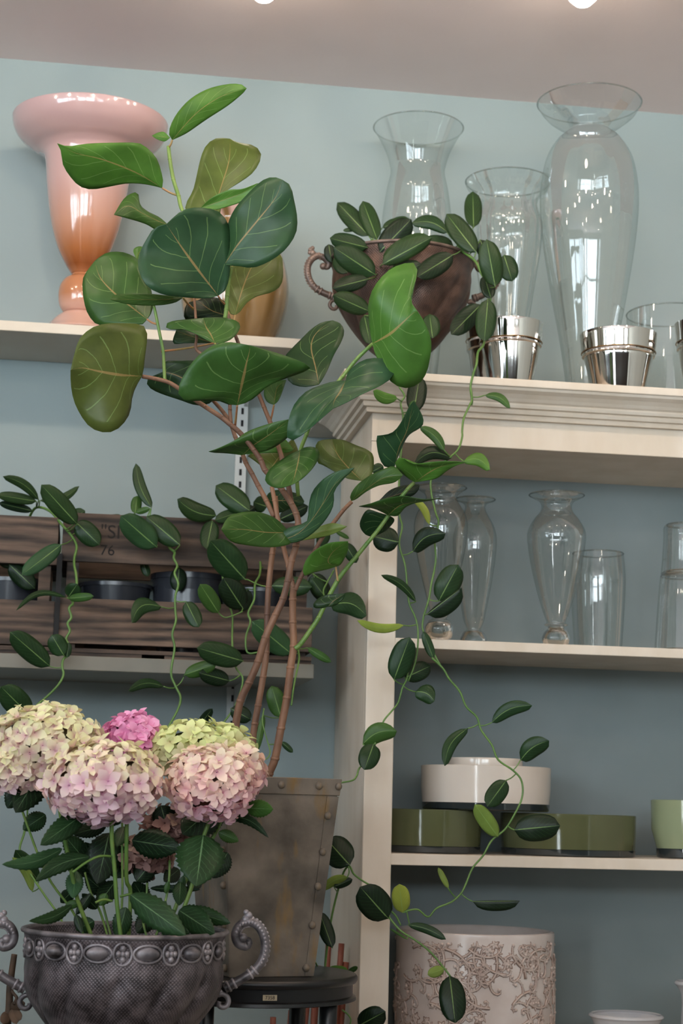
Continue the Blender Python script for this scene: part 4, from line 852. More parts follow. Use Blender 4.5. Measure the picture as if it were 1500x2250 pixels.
Lf('I', [(440, 530), (400, 470), (382, 380), (385, 322), (440, 318), (500, 290), (550, 220), (595, 130)], [(500, 522), (530, 400), (580, 290), (625, 93)], [(518, 470), (560, 372), (600, 312), (675, 265), (690, 215), (660, 145)], 2.28, 2.22, 'g', cup=.5)
Lf('I', [(600, 610), (540, 560), (500, 515), (540, 462), (620, 508), (730, 495), (850, 490)], [(635, 628), (720, 570), (820, 520), (978, 497)], [(700, 620), (780, 602), (850, 550), (915, 515)], 2.27, 2.20, 'b', cup=.4)
Lf('I', [(360, 800), (262, 790), (340, 770), (440, 735), (560, 720), (680, 742)], [(458, 846), (540, 780), (660, 755), (802, 735)], [(520, 850), (570, 795), (630, 768), (720, 752)], 2.28, 2.21, 'm', cup=.45)
Lf('I', [(400, 830), (320, 810), (275, 880), (275, 930), (310, 975)], [(468, 850), (420, 890), (350, 987)], [(500, 880), (450, 940), (400, 970)], 2.29, 2.33, 'd', cup=.3)
Lf('I', [(410, 737), (470, 680), (560, 650), (660, 642)], [(400, 745), (520, 710), (664, 655)], [(480, 740), (600, 725), (650, 690)], 2.33, 2.33, 'k', cup=.3)
Lf('H', [(850, 800), (930, 762), (1000, 748)], [(790, 862), (900, 810), (1087, 770)], [(860, 852), (960, 832), (1040, 800)], 2.31, 2.27, 'w', cup=.4)
Lf('H', [(960, 1052), (880, 1070), (805, 1095), (798, 1040), (830, 970), (900, 910), (980, 875)], [(1012, 1035), (960, 1000), (1000, 930), (1092, 868)], [(1045, 1020), (1085, 950), (1095, 900)], 2.29, 2.24, 'b', cup=.3, pt=((742, 1277), 2.29))
Lf('H', [(880, 1310), (865, 1280), (930, 1225)], [(960, 1300), (1000, 1260), (1075, 1212)], [(1010, 1290), (1060, 1250)], 2.30, 2.30, 'd')
Lf('H', [(560, 560), (620, 530), (720, 540)], [(570, 600), (680, 600), (803, 605)], [(620, 680), (720, 650), (790, 630)], 2.36, 2.37, 'd')
wood.build('trunk', 'bark', tree); gst.build('branch', 'greenstem', tree); fol.build('foliage', 'ficusleaf', tree, solid=.0007)

# ---- vines ------------------------------------------------------------------
def vine_plant(name, label, pot_c, stems, leaves, cat='plant', group=None, stemr=.0016, extra=None, mleaf='vineleaf', mstem='vinestem', serr=False, potr=None, poth=.07, potmat='nursery'):
    """pot_c: world point of the soil surface; stems: list (crop, pts, Y list, r); leaves: (crop, base, tip, width, tint, Y0, Y1, opts)"""
    t = thing(name, label, cat, pot_c, group); off = Vector(pot_c)
    sm = MB(); fl = MB(); pxs = []
    for c, pts, Y, r in stems:
        pp = cv(c, pts); stem(sm, pp, Y, r, off, rr=r*.85, seg=8)
        Ys = Y if isinstance(Y, (list, tuple)) else [Y, Y]
        for i in range(len(pp)-1):
            for k in range(6):
                f = (i+k/6)/(len(pp)-1); g = f*(len(Ys)-1); j = min(int(g), len(Ys)-2)
                pxs.append((pp[i][0]+(pp[i+1][0]-pp[i][0])*k/6, pp[i][1]+(pp[i+1][1]-pp[i][1])*k/6, Ys[j]+(Ys[j+1]-Ys[j])*(g-j)))
    for lf in leaves:
        c, b_, tp, wd, tint, Y0, Y1 = lf[:7]; op = lf[7] if len(lf) > 7 else {}
        s_ = CR[c][2]; bb = cv(c, [b_])[0]; tt = cv(c, [tp])[0]
        if pxs:
            q = min(pxs, key=lambda q: (q[0]-bb[0])**2+(q[1]-bb[1])**2); d = math.hypot(q[0]-bb[0], q[1]-bb[1])
            if Y0 is None: Y0 = q[2]; Y1 = q[2]+(Y1 or 0)
            if 3 < d < 60: stem(sm, [(q[0], q[1]), ((q[0]+bb[0])/2, (q[1]+bb[1])/2+d*.08), bb], [q[2], Y0], .0009, off, seg=6, smooth=3)
        oval(fl, bb, tt, wd*s_, Y0, Y1, tint=tint, off=off, serr=serr, **op)
    sm.build('stem', mstem, t); fl.build('foliage', mleaf, t, solid=.0006)
    if potr:
        mb = MB(); mb.lathe([(.0005, -poth), (potr*.8, -poth), (potr, .004), (potr+.003, .004), (potr+.003, .010), (potr-.002, .010), (potr-.003, 0), (.0005, -.001)], 40); mb.build('nursery_pot', potmat, t, auto=40)
    return t
D_ = dict
# plant in the brown urn
YH = 2.51
usoil = Vector((BX, YB, ub[0][1]+BZ-.018))
U_st = [('E', [(545, 460), (515, 490), (520, 540), (560, 620), (600, 680)], [2.70, 2.62], .0024),
 ('E', [(500, 380), (490, 410), (520, 450), (560, 480)], [2.68, 2.72], .002),
 ('E', [(1000, 330), (1030, 370), (1050, 380), (1090, 450), (1180, 520), (1220, 600), (1270, 680), (1282, 770), (1250, 900), (1240, 1060), (1200, 1120), (1190, 1200), (1170, 1260), (1150, 1350), (1160, 1440), (1155, 1470)], [2.71, 2.60, 2.56, 2.53, 2.53], .0021),
 ('I', [(1000, 0), (1010, 80), (990, 130), (955, 210), (945, 290), (945, 330), (920, 410), (870, 460), (800, 520), (742, 610), (742, 700), (768, 820), (790, 900), (765, 1000), (770, 1150), (742, 1300), (725, 1400), (690, 1520), (685, 1600), (720, 1660), (770, 1780), (800, 1830)], [2.53, 2.51, 2.51, 2.50], .0016),
 ('E', [(560, 620), (620, 900), (680, 1340)], [2.62, 2.56, 2.52], .0016),
 ('I', [(530, 0), (565, 60), (540, 110), (555, 200), (545, 400), (530, 600), (530, 830), (550, 920), (530, 1040), (570, 1180), (585, 1350), (600, 1440), (640, 1530), (655, 1640), (640, 1800), (590, 1940)], [2.52, 2.51, 2.50], .0015),
 ('L', [(205, 40), (200, 90), (180, 130), (160, 200), (130, 240), (90, 290), (85, 340), (50, 400)], [2.50, 2.49], .0014),
 ('K', [(1275, 650), (1270, 710), (1240, 790), (1170, 860), (1150, 915), (1120, 945), (1030, 965), (1010, 1000)], [2.49, 2.47], .0014),
 ('L', [(318, -10), (370, 40), (400, 90), (450, 150), (480, 220), (530, 270), (550, 330), (600, 400), (630, 470), (700, 520), (740, 570), (742, 650), (700, 740), (660, 800), (600, 850), (560, 920), (510, 980), (480, 1050), (455, 1100), (410, 1140), (340, 1170), (300, 1210), (250, 1175), (190, 1185)], [2.50, 2.49, 2.48], .0015),
 ('Q', [(200, 220), (208, 260), (215, 285)], [2.48, 2.48], .001)]
U_lv = [('E', (480, 355), (272, 135), 125, 'v', 2.70, 2.74), ('E', (535, 380), (440, 125), 118, 'v', 2.69, 2.72), ('E', (570, 300), (745, 240), 70, 'v', 2.76, 2.76),
 ('E', (550, 460), (760, 245), 160, 'k', 2.61, 2.60), ('E', (1000, 332), (762, 270), 95, 'd', 2.66, 2.68, D_(bend=12)), ('E', (570, 542), (895, 365), 150, 'v', 2.575, 2.565, D_(fold=(1.2, .7))),
 ('E', (470, 432), (222, 370), 120, 'd', 2.62, 2.60), ('E', (522, 612), (248, 430), 165, 'd', 2.59, 2.57), ('E', (1040, 430), (830, 400), 130, 'd', 2.68, 2.66),
 ('E', (1187, 465), (992, 210), 145, 'v', 2.60, 2.62), ('E', (1170, 300), (1165, 62), 118, 'v', 2.70, 2.74), ('E', (1312, 690), (1255, 378), 155, 'v', 2.53, 2.52, D_(fold=(1.0, 1.0))),
 ('E', (1370, 480), (1425, 655), 130, 'd', 2.58, 2.58), ('E', (1035, 480), (800, 625), 140, 'k', 2.575, 2.56), ('E', (475, 640), (240, 700), 110, 'k', 2.575, 2.565),
 ('E', (482, 852), (244, 745), 130, 'v', 2.58, 2.56), ('E', (215, 410), (235, 530), 80, 'k', 2.70, 2.70), ('E', (1285, 770), (1240, 615), 95, 'k', 2.56, 2.57),
 ('E', (1218, 808), (1022, 1005), 135, 'k', 2.56, 2.53), ('E', (1265, 770), (1240, 1052), 138, 'd', 2.525, 2.515), ('E', (260, 490), (340, 600), 110, 'd', 2.64, 2.62),
 ('E', (450, 880), (490, 1070), 95, 'v', 2.58, 2.56), ('E', (900, 1030), (880, 870), 120, 'v', 2.56, 2.58), ('E', (668, 1428), (508, 1375), 75, 'b', 2.50, 2.48, D_(bend=-8)),
 ('E', (775, 1520), (815, 1280), 130, 'k', 2.51, 2.53), ('E', (750, 1510), (780, 1440), 40, 'm', 2.50, 2.50), ('E', (1245, 1405), (1412, 1492), 55, 'm', 2.51, 2.49, D_(bend=-10)),
 ('E', (640, 560), (745, 490), 70, 'v', 2.59, 2.59), ('E', (310, 320), (395, 310), 30, 'v', 2.72, 2.72), ('E', (600, 640), (830, 540), 120, 'k', 2.58, 2.575), ('E', (1215, 380), (1250, 500), 90, 'k', 2.62, 2.62),
 ('I', (828, 420), (665, 262), 70, 'm', 2.50, 2.50, D_(bend=8)), ('I', (875, 470), (630, 505), 90, 'k', 2.51, 2.49, D_(bend=18)), ('I', (955, 490), (1128, 548), 88, 'b', 2.50, 2.48, D_(bend=-14)),
 ('I', (350, 560), (425, 520), 70, 'd', 2.50, 2.50), ('I', (728, 905), (615, 730), 48, 'y', 2.50, 2.49, D_(bend=8)), ('I', (528, 1025), (355, 985), 165, 'k', 2.50, 2.52),
 ('I', (620, 1085), (835, 968), 125, 'k', 2.50, 2.48, D_(bend=-14)), ('I', (790, 1412), (920, 1172), 165, 'd', 2.50, 2.49), ('I', (712, 1500), (942, 1325), 150, 'k', 2.49, 2.47, D_(fold=(.15, 1.2))),
 ('I', (640, 1415), (410, 1240), 55, 'd', 2.49, 2.47, D_(bend=10)), ('I', (560, 1572), (253, 1540), 62, 'y', 2.49, 2.45, D_(bend=-12)), ('K', (1395, 280), (1500, 0), 160, 'd', 2.49, 2.48),
 ('I', (755, 1790), (688, 1612), 62, 'd', 2.50, 2.50), ('L', (190, 85), (312, 28), 90, 'k', 2.50, 2.51), ('L', (240, 150), (330, 195), 85, 'd', 2.50, 2.49, D_(bend=-8)),
 ('K', (1190, 705), (1415, 620), 130, 'm', 2.49, 2.48, D_(bend=-12)), ('K', (1262, 705), (1200, 875), 150, 'd', 2.48, 2.47, D_(sharp=.3)), ('L', (488, 322), (378, 500), 60, 'd', 2.49, 2.47, D_(bend=14)),
 ('L', (600, 295), (790, 215), 68, 'd', 2.49, 2.47, D_(bend=-12)), ('L', (735, 472), (870, 380), 92, 'd', 2.49, 2.47, D_(bend=-8)), ('L', (668, 567), (578, 690), 92, 'd', 2.485, 2.47),
 ('L', (628, 832), (520, 680), 78, 'w', 2.485, 2.47), ('L', (705, 800), (922, 780), 128, 'k', 2.48, 2.46), ('L', (510, 1137), (732, 1135), 58, 'k', 2.48, 2.46, D_(fold=(.1, 1.6))),
 ('L', (395, 1075), (348, 978), 28, 'w', 2.48, 2.48), ('L', (180, 1190), (165, 1055), 85, 'y', 2.48, 2.46), ('Q', (205, 282), (385, 352), 44, 'd', 2.48, 2.46, D_(bend=-6))]
vine_plant('trailing_vine', 'glossy dark green trailing vine spilling from the brown urn down the cabinet front', usoil, U_st, U_lv, potr=.085, poth=.05)

# vines in the crates
YC = 2.73
def CP(px): return P(px, 1262, 2.83)
vine_plant('trailing_vine', 'trailing vine hanging over the gap between the crates at far left', Vector((CP(30).x, 2.83, zl1+.112)), [
 ('G', [(150, 560), (190, 420), (240, 345), (330, 370), (400, 450), (470, 530), (505, 600), (490, 680), (490, 730), (500, 780), (505, 850), (495, 920), (475, 950), (480, 980), (455, 1010), (470, 1070), (445, 1110), (460, 1160), (435, 1210), (455, 1260), (445, 1310), (415, 1350), (410, 1400), (418, 1450), (380, 1520), (300, 1600), (240, 1650), (205, 1700)], [2.82, 2.72, 2.68, 2.66, 2.66, 2.65, 2.64], .0021),
 ('N', [(180, 130), (160, 240), (130, 340), (150, 430), (220, 540), (300, 660), (380, 770), (420, 850)], [2.60, 2.58, 2.5], .0017), ('G', [(205, 1700), (190, 1900), (180, 2380)], [2.64, 2.6], .0015)],
 [('G', (255, 295), (18, 140), 66, 'v', 2.74, 2.70, D_(bend=10)), ('G', (240, 305), (-20, 262), 75, 'v', 2.74, 2.72), ('G', (215, 368), (-10, 315), 60, 'k', 2.75, 2.73), ('G', (262, 300), (522, 205), 55, 'v', 2.76, 2.78, D_(bend=12)),
  ('G', (508, 455), (272, 195), 140, 'v', 2.67, 2.64), ('G', (500, 440), (655, 592), 140, 'd', 2.70, 2.70), ('G', (405, 590), (142, 790), 115, 'g', 2.66, 2.62), ('G', (600, 410), (805, 402), 70, 'd', 2.78, 2.78, D_(bend=8)), ('G', (440, 440), (560, 365), 90, 'd', 2.76, 2.76),
  ('G', (440, 940), (105, 1025), 40, 'd', 2.66, 2.60, D_(bend=24)), ('G', (450, 945), (618, 930), 58, 'm', 2.65, 2.63), ('G', (450, 935), (510, 850), 110, 'd', 2.655, 2.64, D_(sharp=.2)), ('G', (328, 1392), (65, 1165), 150, 'd', 2.65, 2.62),
  ('G', (420, 1320), (340, 1185), 125, 'd', 2.645, 2.64), ('G', (440, 1335), (455, 1235), 50, 'd', 2.65, 2.65), ('G', (200, 1720), (5, 1525), 175, 'd', 2.62, 2.59), ('G', (60, 720), (230, 880), 130, 'k', 2.75, 2.75), ('G', (150, 720), (-20, 690), 90, 'k', 2.76, 2.76), ('N', (215, 628), (80, 400), 62, 'w', 2.58, 2.56, D_(bend=10)), ('N', (255, 560), (100, 352), 110, 'd', 2.59, 2.57)], potr=.056, poth=.090)
vine_plant('trailing_vine', 'trailing vine with two paired leaves over the stencilled crate front', Vector((CP(255).x, 2.83, zl1+.112)), [
 ('G', [(960, 700), (1000, 560), (1060, 600), (1110, 570), (1115, 610), (1150, 640), (1145, 680), (1168, 730), (1150, 780), (1175, 850), (1155, 930), (1155, 1020), (1160, 1090), (1135, 1180), (1150, 1270), (1130, 1400), (1130, 1460), (1160, 1530), (1190, 1600), (1170, 1680), (1110, 1790), (1060, 1880)], [2.82, 2.70, 2.68, 2.67, 2.66, 2.64], .002),
 ('G', [(1150, 1535), (1190, 1500), (1215, 1455)], [2.66, 2.66], .001), ('G', [(970, 410), (995, 350), (985, 440), (1000, 560)], [2.72, 2.72], .001), ('G', [(885, 385), (900, 440), (1000, 560)], [2.74, 2.71], .001)],
 [('G', (1000, 348), (895, 55), 78, 'd', 2.72, 2.74, D_(bend=-8)), ('G', (890, 385), (905, 268), 72, 'm', 2.73, 2.74), ('G', (895, 380), (988, 350), 42, 'm', 2.73, 2.72), ('G', (1032, 607), (795, 400), 175, 'g', 2.68, 2.65), ('G', (1185, 592), (965, 405), 150, 'd', 2.68, 2.69),
  ('G', (1062, 1000), (868, 1105), 110, 'd', 2.66, 2.62, D_(bend=22)), ('G', (1225, 965), (1310, 1135), 110, 'd', 2.66, 2.65), ('G', (1077, 1525), (845, 1555), 66, 'd', 2.65, 2.61, D_(bend=12)), ('G', (1215, 1448), (1425, 1375), 95, 'm', 2.65, 2.64), ('G', (1180, 740), (1170, 900), 110, 'k', 2.76, 2.76), ('G', (940, 700), (975, 800), 60, 'd', 2.77, 2.77)], potr=.056, poth=.090)
vine_plant('trailing_vine', 'bushy trailing vine at the right end of the crate behind the tree stems', Vector((CP(575).x, 2.83, zl1+.112)), [
 ('H', [(300, 900), (470, 860), (497, 930), (515, 1010), (510, 1090), (480, 1150), (475, 1250), (435, 1340), (450, 1400), (420, 1500), (430, 1600), (500, 1600)], [2.80, 2.68, 2.66], .0018),
 ('H', [(260, 1050), (290, 1250), (330, 1350), (330, 1530), (350, 1690), (400, 1780), (350, 1950), (260, 2080)], [2.74, 2.68, 2.66], .0016),
 ('H', [(240, 1340), (280, 1370), (330, 1360), (400, 1330)], [2.68, 2.68], .001), ('H', [(760, 1560), (770, 1650), (740, 1800), (720, 1950)], [2.70, 2.64], .0015), ('H', [(430, 1120), (520, 1160), (590, 1165)], [2.68, 2.68], .001),
 ('K', [(540, 470), (530, 560), (560, 680), (580, 760), (550, 805), (500, 780), (490, 740)], [2.64, 2.6], .001), ('H', [(1000, 1060), (950, 1150), (930, 1200), (950, 1260)], [2.7, 2.68], .0014)],
 [('G', (1425, 400), (1168, 290), 125, 'v', 2.72, 2.70, D_(bend=-10)), ('H', (445, 668), (222, 500), 155, 'v', 2.72, 2.74), ('H', (385, 672), (215, 730), 80, 'd', 2.74, 2.72), ('H', (412, 1118), (185, 865), 205, 'd', 2.68, 2.64), ('H', (400, 1312), (270, 1110), 170, 'k', 2.69, 2.67),
  ('H', (240, 1340), (118, 1150), 115, 'm', 2.67, 2.65), ('H', (170, 900), (235, 770), 110, 'd', 2.75, 2.75), ('H', (590, 600), (805, 605), 120, 'd', 2.74, 2.74), ('H', (640, 725), (830, 635), 100, 'k', 2.74, 2.74), ('H', (590, 1160), (855, 1170), 130, 'd', 2.68, 2.66), ('H', (722, 1612), (460, 1395), 165, 'g', 2.66, 2.63),
  ('H', (402, 1658), (97, 1570), 155, 'd', 2.65, 2.62), ('H', (312, 1788), (110, 1735), 115, 'k', 2.66, 2.64), ('H', (825, 1570), (982, 1665), 55, 'm', 2.68, 2.68), ('H', (1070, 880), (1150, 1010), 85, 'd', 2.60, 2.60), ('H', (938, 1230), (850, 1110), 95, 'd', 2.70, 2.70),
  ('H', (980, 1290), (1215, 1360), 150, 'd', 2.60, 2.55, D_(bend=-16)), ('K', (100, 600), (200, 470), 62, 'k', 2.64, 2.62), ('K', (320, 470), (455, 545), 110, 'k', 2.66, 2.66), ('K', (650, 530), (590, 320), 120, 'm', 2.68, 2.68), ('K', (488, 760), (538, 510), 48, 'm', 2.64, 2.64), ('K', (655, 690), (730, 760), 40, 'd', 2.64, 2.64),
  ('H', (300, 760), (480, 640), 110, 'k', 2.76, 2.76), ('H', (340, 900), (520, 800), 130, 'k', 2.76, 2.76), ('H', (560, 640), (470, 610), 110, 'd', 2.76, 2.78), ('H', (200, 730), (160, 920), 120, 'd', 2.72, 2.70), ('H', (430, 1180), (380, 1330), 110, 'k', 2.72, 2.72), ('H', (640, 1000), (520, 880), 120, 'k', 2.77, 2.77),
  ('H', (620, 1040), (690, 920), 120, 'd', 2.77, 2.77), ('H', (900, 900), (960, 800), 80, 'd', 2.75, 2.75), ('H', (860, 1080), (950, 1260), 130, 'k', 2.72, 2.72), ('H', (1010, 800), (1100, 850), 30, 'm', 2.7, 2.7), ('H', (700, 900), (860, 980), 120, 'k', 2.77, 2.77)], potr=.056, poth=.090)
# vine standing on the floor behind the zinc planter
vine_plant('trailing_vine', 'dark leaved vine emerging behind the right side of the zinc planter', Vector((P(700, 2300, 2.56).x, 2.56, P(700, 2300, 2.56).z)), [
 ('K', [(900, 2700), (960, 2000), (1040, 1620), (1095, 1510), (1130, 1560), (1180, 1600), (1230, 1630)], [2.54, 2.52, 2.50, 2.49], .0016),
 ('K', [(1370, 1800), (1410, 1840), (1440, 1900)], [2.48, 2.48], .0014), ('Q', [(115, 245), (170, 310), (240, 355), (310, 410), (370, 480), (405, 525)], [2.48, 2.46], .0015), ('K', [(1230, 1630), (1300, 1720), (1372, 1800), (1400, 1830)], [2.49, 2.48], .0014),
 ('O', [(975, 1380), (985, 1400), (1000, 1440)], [2.5, 2.52], .0012), ('O', [(1170, 1730), (1210, 1760), (1235, 1800), (1225, 1850)], [2.5, 2.5], .0012), ('K', [(1095, 1510), (1100, 1550), (1085, 1590)], [2.49, 2.49], .001)],
 [('K', (1105, 1505), (950, 1330), 200, 'k', 2.49, 2.52), ('K', (1090, 1580), (925, 1665), 62, 'w', 2.49, 2.51, D_(bend=6)), ('K', (1000, 1645), (1122, 1595), 60, 'k', 2.50, 2.50), ('L', (112, 1218), (-20, 1068), 150, 'k', 2.475, 2.46), ('O', (1100, 1275), (1005, 1010), 110, 'k', 2.50, 2.52),
  ('Q', (402, 522), (428, 746), 125, 'k', 2.46, 2.44), ('Q', (375, 490), (298, 518), 52, 'w', 2.46, 2.45), ('Q', (-30, 760), (100, 690), 110, 'k', 2.49, 2.47), ('Q', (200, 350), (120, 300), 12, 'm', 2.47, 2.47), ('O', (1070, 1430), (1215, 1440), 60, 'b', 2.52, 2.50), ('O', (1215, 1455), (1285, 1415), 40, 'm', 2.52, 2.50)], potr=.052, poth=P(700, 2300, 2.56).z, potmat='terra')

# ------------------------------------------------------------------ crates
def crate(label, x0, x1, ytop, stencil=False):
    d0, d1 = 2.735, 2.945
    X0, X1 = P(x0, 1300, d0).x, P(x1, 1300, d0).x; B = zl1
    z = lambda y: P((x0+x1)/2, y, d0).z
    t = thing('wooden_crate', label, 'crate', (X0, d0, B)); W = X1-X0; D = d1-d0
    tops = [(z(ytop+2), z(ytop+108)), (z(ytop+188), z(ytop+287))]
    for a, b_ in tops:
        boxobj('slat', (0, 0, b_-B), (W, .008, a-B), 'crate', t, .001)
        boxobj('slat', (0, D-.008, b_-B), (W, D, a-B), 'crate', t, .001)
        boxobj('end_board', (0, .008, b_-B), (.009, D-.008, a-B), 'crate', t, .001); boxobj('end_board', (W-.009, .008, b_-B), (W, D-.008, a-B), 'crate', t, .001)
    Ht = tops[0][0]-B
    for xx in (.009, W-.027):
        for yy in (.008, D-.026): boxobj('post', (xx, yy, .002), (xx+.018, yy+.018, Ht-.002), 'crate', t)
    boxobj('floor_board', (0, 0, .006), (W, D, .012), 'crate', t)
    boxobj('runner', (0, .002, 0), (W*.33, .02, .0058), 'crate', t); boxobj('runner', (W*.42, .002, 0), (W, .02, .0058), 'crate', t); boxobj('runner', (0, D-.02, 0), (W, D, .0058), 'crate', t)
    if stencil:
        for body, (px, py), s_ in (('"SI', (243, 1170), .030), ('76', (236, 1210), .023)):
            q = P(px, py, d0); tm = textmesh('stencil_lettering', body, s_, 'ink', t, Matrix.Translation((q.x-X0, -.0003, q.z-B)) @ Matrix.Rotation(math.radians(90), 4, 'X'), .0002)
    return t
crate('weathered wooden slatted crate at the left edge of the lower shelf', -330, 122, 1124)
crate('weathered wooden slatted crate stencilled 76 on the lower shelf', 131, 688, 1136, True)
q0 = P(133, 1215, 2.725); q1 = P(119, 1395, 2.725)
mb = MB(); mb.box((-.004, -.003, 0), (.004, 0, q0.z-zl1)); tag(mb.build('metal_strap', 'black', smooth=False, loc=(P(126, 1300, 2.725).x+.001, 2.733, zl1)), 'narrow black metal strap standing in the gap between the crates', 'strap')
# empty nursery pots seen through the crate gap
for k, (px, c_) in enumerate(((415, 'third'),)):
    q = CP(px); mb = MB(); r = .058
    mb.lathe([(.0005, .0005), (r*.8, .0005), (r, .121), (r+.003, .121), (r+.003, .130), (r-.001, .130), (r-.004, .02), (.0005, .02)], 40)
    tag(mb.build('nursery_pot', 'nursery', loc=(q.x, 2.83, zl1+.012), auto=40), ('grey plastic pot inside the crate below the bare slat' if k == 0 else 'grey plastic pot inside the right end of the crate'), 'pot')

# ------------------------------------------------------------------ hydrangea
HX = UX; soilz = UZ+uo[0][1]-.03
hy = thing('hydrangea', 'hydrangea with pink and cream mophead blooms growing in the grey urn', 'plant', (UX, YU, soilz)); HO = Vector((UX, YU, soilz))
mb = MB(); mb.lathe([(.0005, -.05), (.085, -.05), (.098, .012), (.101, .012), (.101, .016), (.096, .016), (.094, .004), (.0005, .006)], 48); mb.build('nursery_pot', 'black', hy, auto=40)
mb = MB(); mb.lathe([(.0005, .0085), (.05, .0085), (.0925, .007), (.0925, .0045), (.0005, .0045)], 40); mb.build('soil', 'soil', hy)
def lerp(a, b_, f): return [a[i]+(b_[i]-a[i])*f for i in range(3)]
def bloom(px, py, rx, ry, Y, n, pal, seed, fl=.0115):
    rnd = random.Random(seed); c = P(px, py, Y); s_ = PPM(c.x, c.y, c.z); Rx, Rz = rx*s_, ry*s_; Ry = (Rx+Rz)*.45
    Rx -= fl*.35; Rz -= fl*.35
    mb = MB(); cols = []
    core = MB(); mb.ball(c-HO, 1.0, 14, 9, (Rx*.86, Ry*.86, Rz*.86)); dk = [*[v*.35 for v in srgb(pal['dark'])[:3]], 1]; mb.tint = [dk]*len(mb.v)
    top, mid_, low, core_c = [srgb(pal[k])[:3] for k in ('top', 'mid', 'low', 'eye')]
    for i in range(n):
        ph = math.acos(1-2*(i+.5)/n); th = math.pi*(1+5**.5)*i+rnd.uniform(-.15, .15)
        d = Vector((math.sin(ph)*math.cos(th), math.sin(ph)*math.sin(th), math.cos(ph)))
        if d.y > .55: continue
        pos = Vector((d.x*Rx, d.y*Ry, d.z*Rz))*(1+rnd.uniform(-.13, .10)); nrm = Vector((d.x/Rx, d.y/Ry, d.z/Rz)).normalized()
        nrm = (nrm+Vector((rnd.uniform(-.32, .32), rnd.uniform(-.32, .32), rnd.uniform(-.32, .32)))).normalized()
        tx = nrm.orthogonal().normalized(); ang = rnd.uniform(0, 1.57); ty = nrm.cross(tx)
        size = fl*rnd.uniform(.85, 1.2)
        f = min(max((d.z+.25+rnd.uniform(-.45, .45)+d.x*pal.get('tilt', 0)), -1), 1)
        bc = lerp(mid_, top, f) if f > 0 else lerp(mid_, low, -f)
        k = rnd.uniform(.86, 1.1); bc = [min(v*k, .95) for v in bc]
        for q in range(4):
            a = ang+q*math.pi/2+rnd.uniform(-.12, .12); dr = tx*math.cos(a)+ty*math.sin(a); sd = nrm.cross(dr); lift = rnd.uniform(-.15, .55)
            rows = ((.05, .10, 0.02, 0), (.38, .40, .10, .25), (.70, .44, .14, .7), (.98, .25, .12, .95), (1.2, .0, .08, 1))
            vs_ = []; tn = []
            for (l, wd, h, g) in rows:
                for e in (-1, 0, 1):
                    p_ = c-HO+pos+dr*(l*size)+sd*(wd*size*e)+nrm*(size*(h+lift*l+(.12*abs(e)*wd*2)))
                    vs_.append(p_); cc = lerp(lerp(core_c, bc, min(1, .25+g*1.2)), [v*1.06 for v in bc], g); tn.append([*[min(v, 1) for v in cc], 1])
            mb.add(vs_, [(r_*3+e, r_*3+e+1, r_*3+e+4, r_*3+e+3) for r_ in range(4) for e in range(2)], None, tn)
        mb.add([c-HO+pos+nrm*size*.2+Vector(v)*size*.09 for v in ((1, 0, 0), (0, 1, 0), (-1, 0, 0), (0, -1, 0), (0, 0, 1), (0, 0, -1))], [(0, 1, 4), (1, 2, 4), (2, 3, 4), (3, 0, 4), (1, 0, 5), (2, 1, 5), (3, 2, 5), (0, 3, 5)], None, [[*core_c, 1]]*6)
    o = mb.build('flower_head', 'petal', hy, smooth=True)
    o['label'] = pal['label']; return c
PALS = {
 'cream': D_(top='#ecebbb', mid='#f3e2cf', low='#eccfd6', eye='#e2a8ba', dark='#8a7a55', label='cream and blush mophead bloom at the left'),
 'pink': D_(top='#f4b2d6', mid='#f09cca', low='#e080b2', eye='#e070ac', dark='#8a3a60', label='bright pink bloom at the back'),
 'lime': D_(top='#dfe8a4', mid='#dcdcA4', low='#dcc0b0', eye='#d0bf90', dark='#76803c', label='lime green bloom at the back right'),
 'front': D_(top='#eee9bd', mid='#f4d9d2', low='#efd0e4', eye='#dfa0c0', dark='#7c6648', label='large green and lilac bloom in the front'),
 'blush': D_(top='#f6e6cc', mid='#f6d0c6', low='#f2c8da', eye='#e29cb4', dark='#84553e', label='pink blush bloom at the right', tilt=-.2),
 'old': D_(top='#b99a86', mid='#a88078', low='#8d6a62', eye='#8f6560', dark='#4c3a30', label='faded dusty pink bloom low among the leaves')}
heads = [bloom(100, 1638, 122, 84, 2.10, 210, PALS['cream'], 1), bloom(35, 1690, 60, 50, 2.08, 70, PALS['cream'], 8), bloom(290, 1622, 60, 52, 2.16, 80, PALS['pink'], 2), bloom(445, 1650, 114, 62, 2.15, 150, PALS['lime'], 3),
 bloom(228, 1718, 124, 88, 2.04, 220, PALS['front'], 4), bloom(462, 1722, 96, 78, 2.06, 160, PALS['blush'], 5), bloom(525, 1700, 54, 62, 2.11, 80, PALS['blush'], 9), bloom(385, 1812, 62, 34, 2.14, 60, PALS['old'], 6), bloom(318, 1878, 60, 40, 2.15, 60, PALS['old'], 7)]
sm = MB(); fl = MB()
def hs(c, pts, Y, r=.0026): stem(sm, cv(c, pts), Y, r, HO, seg=8)
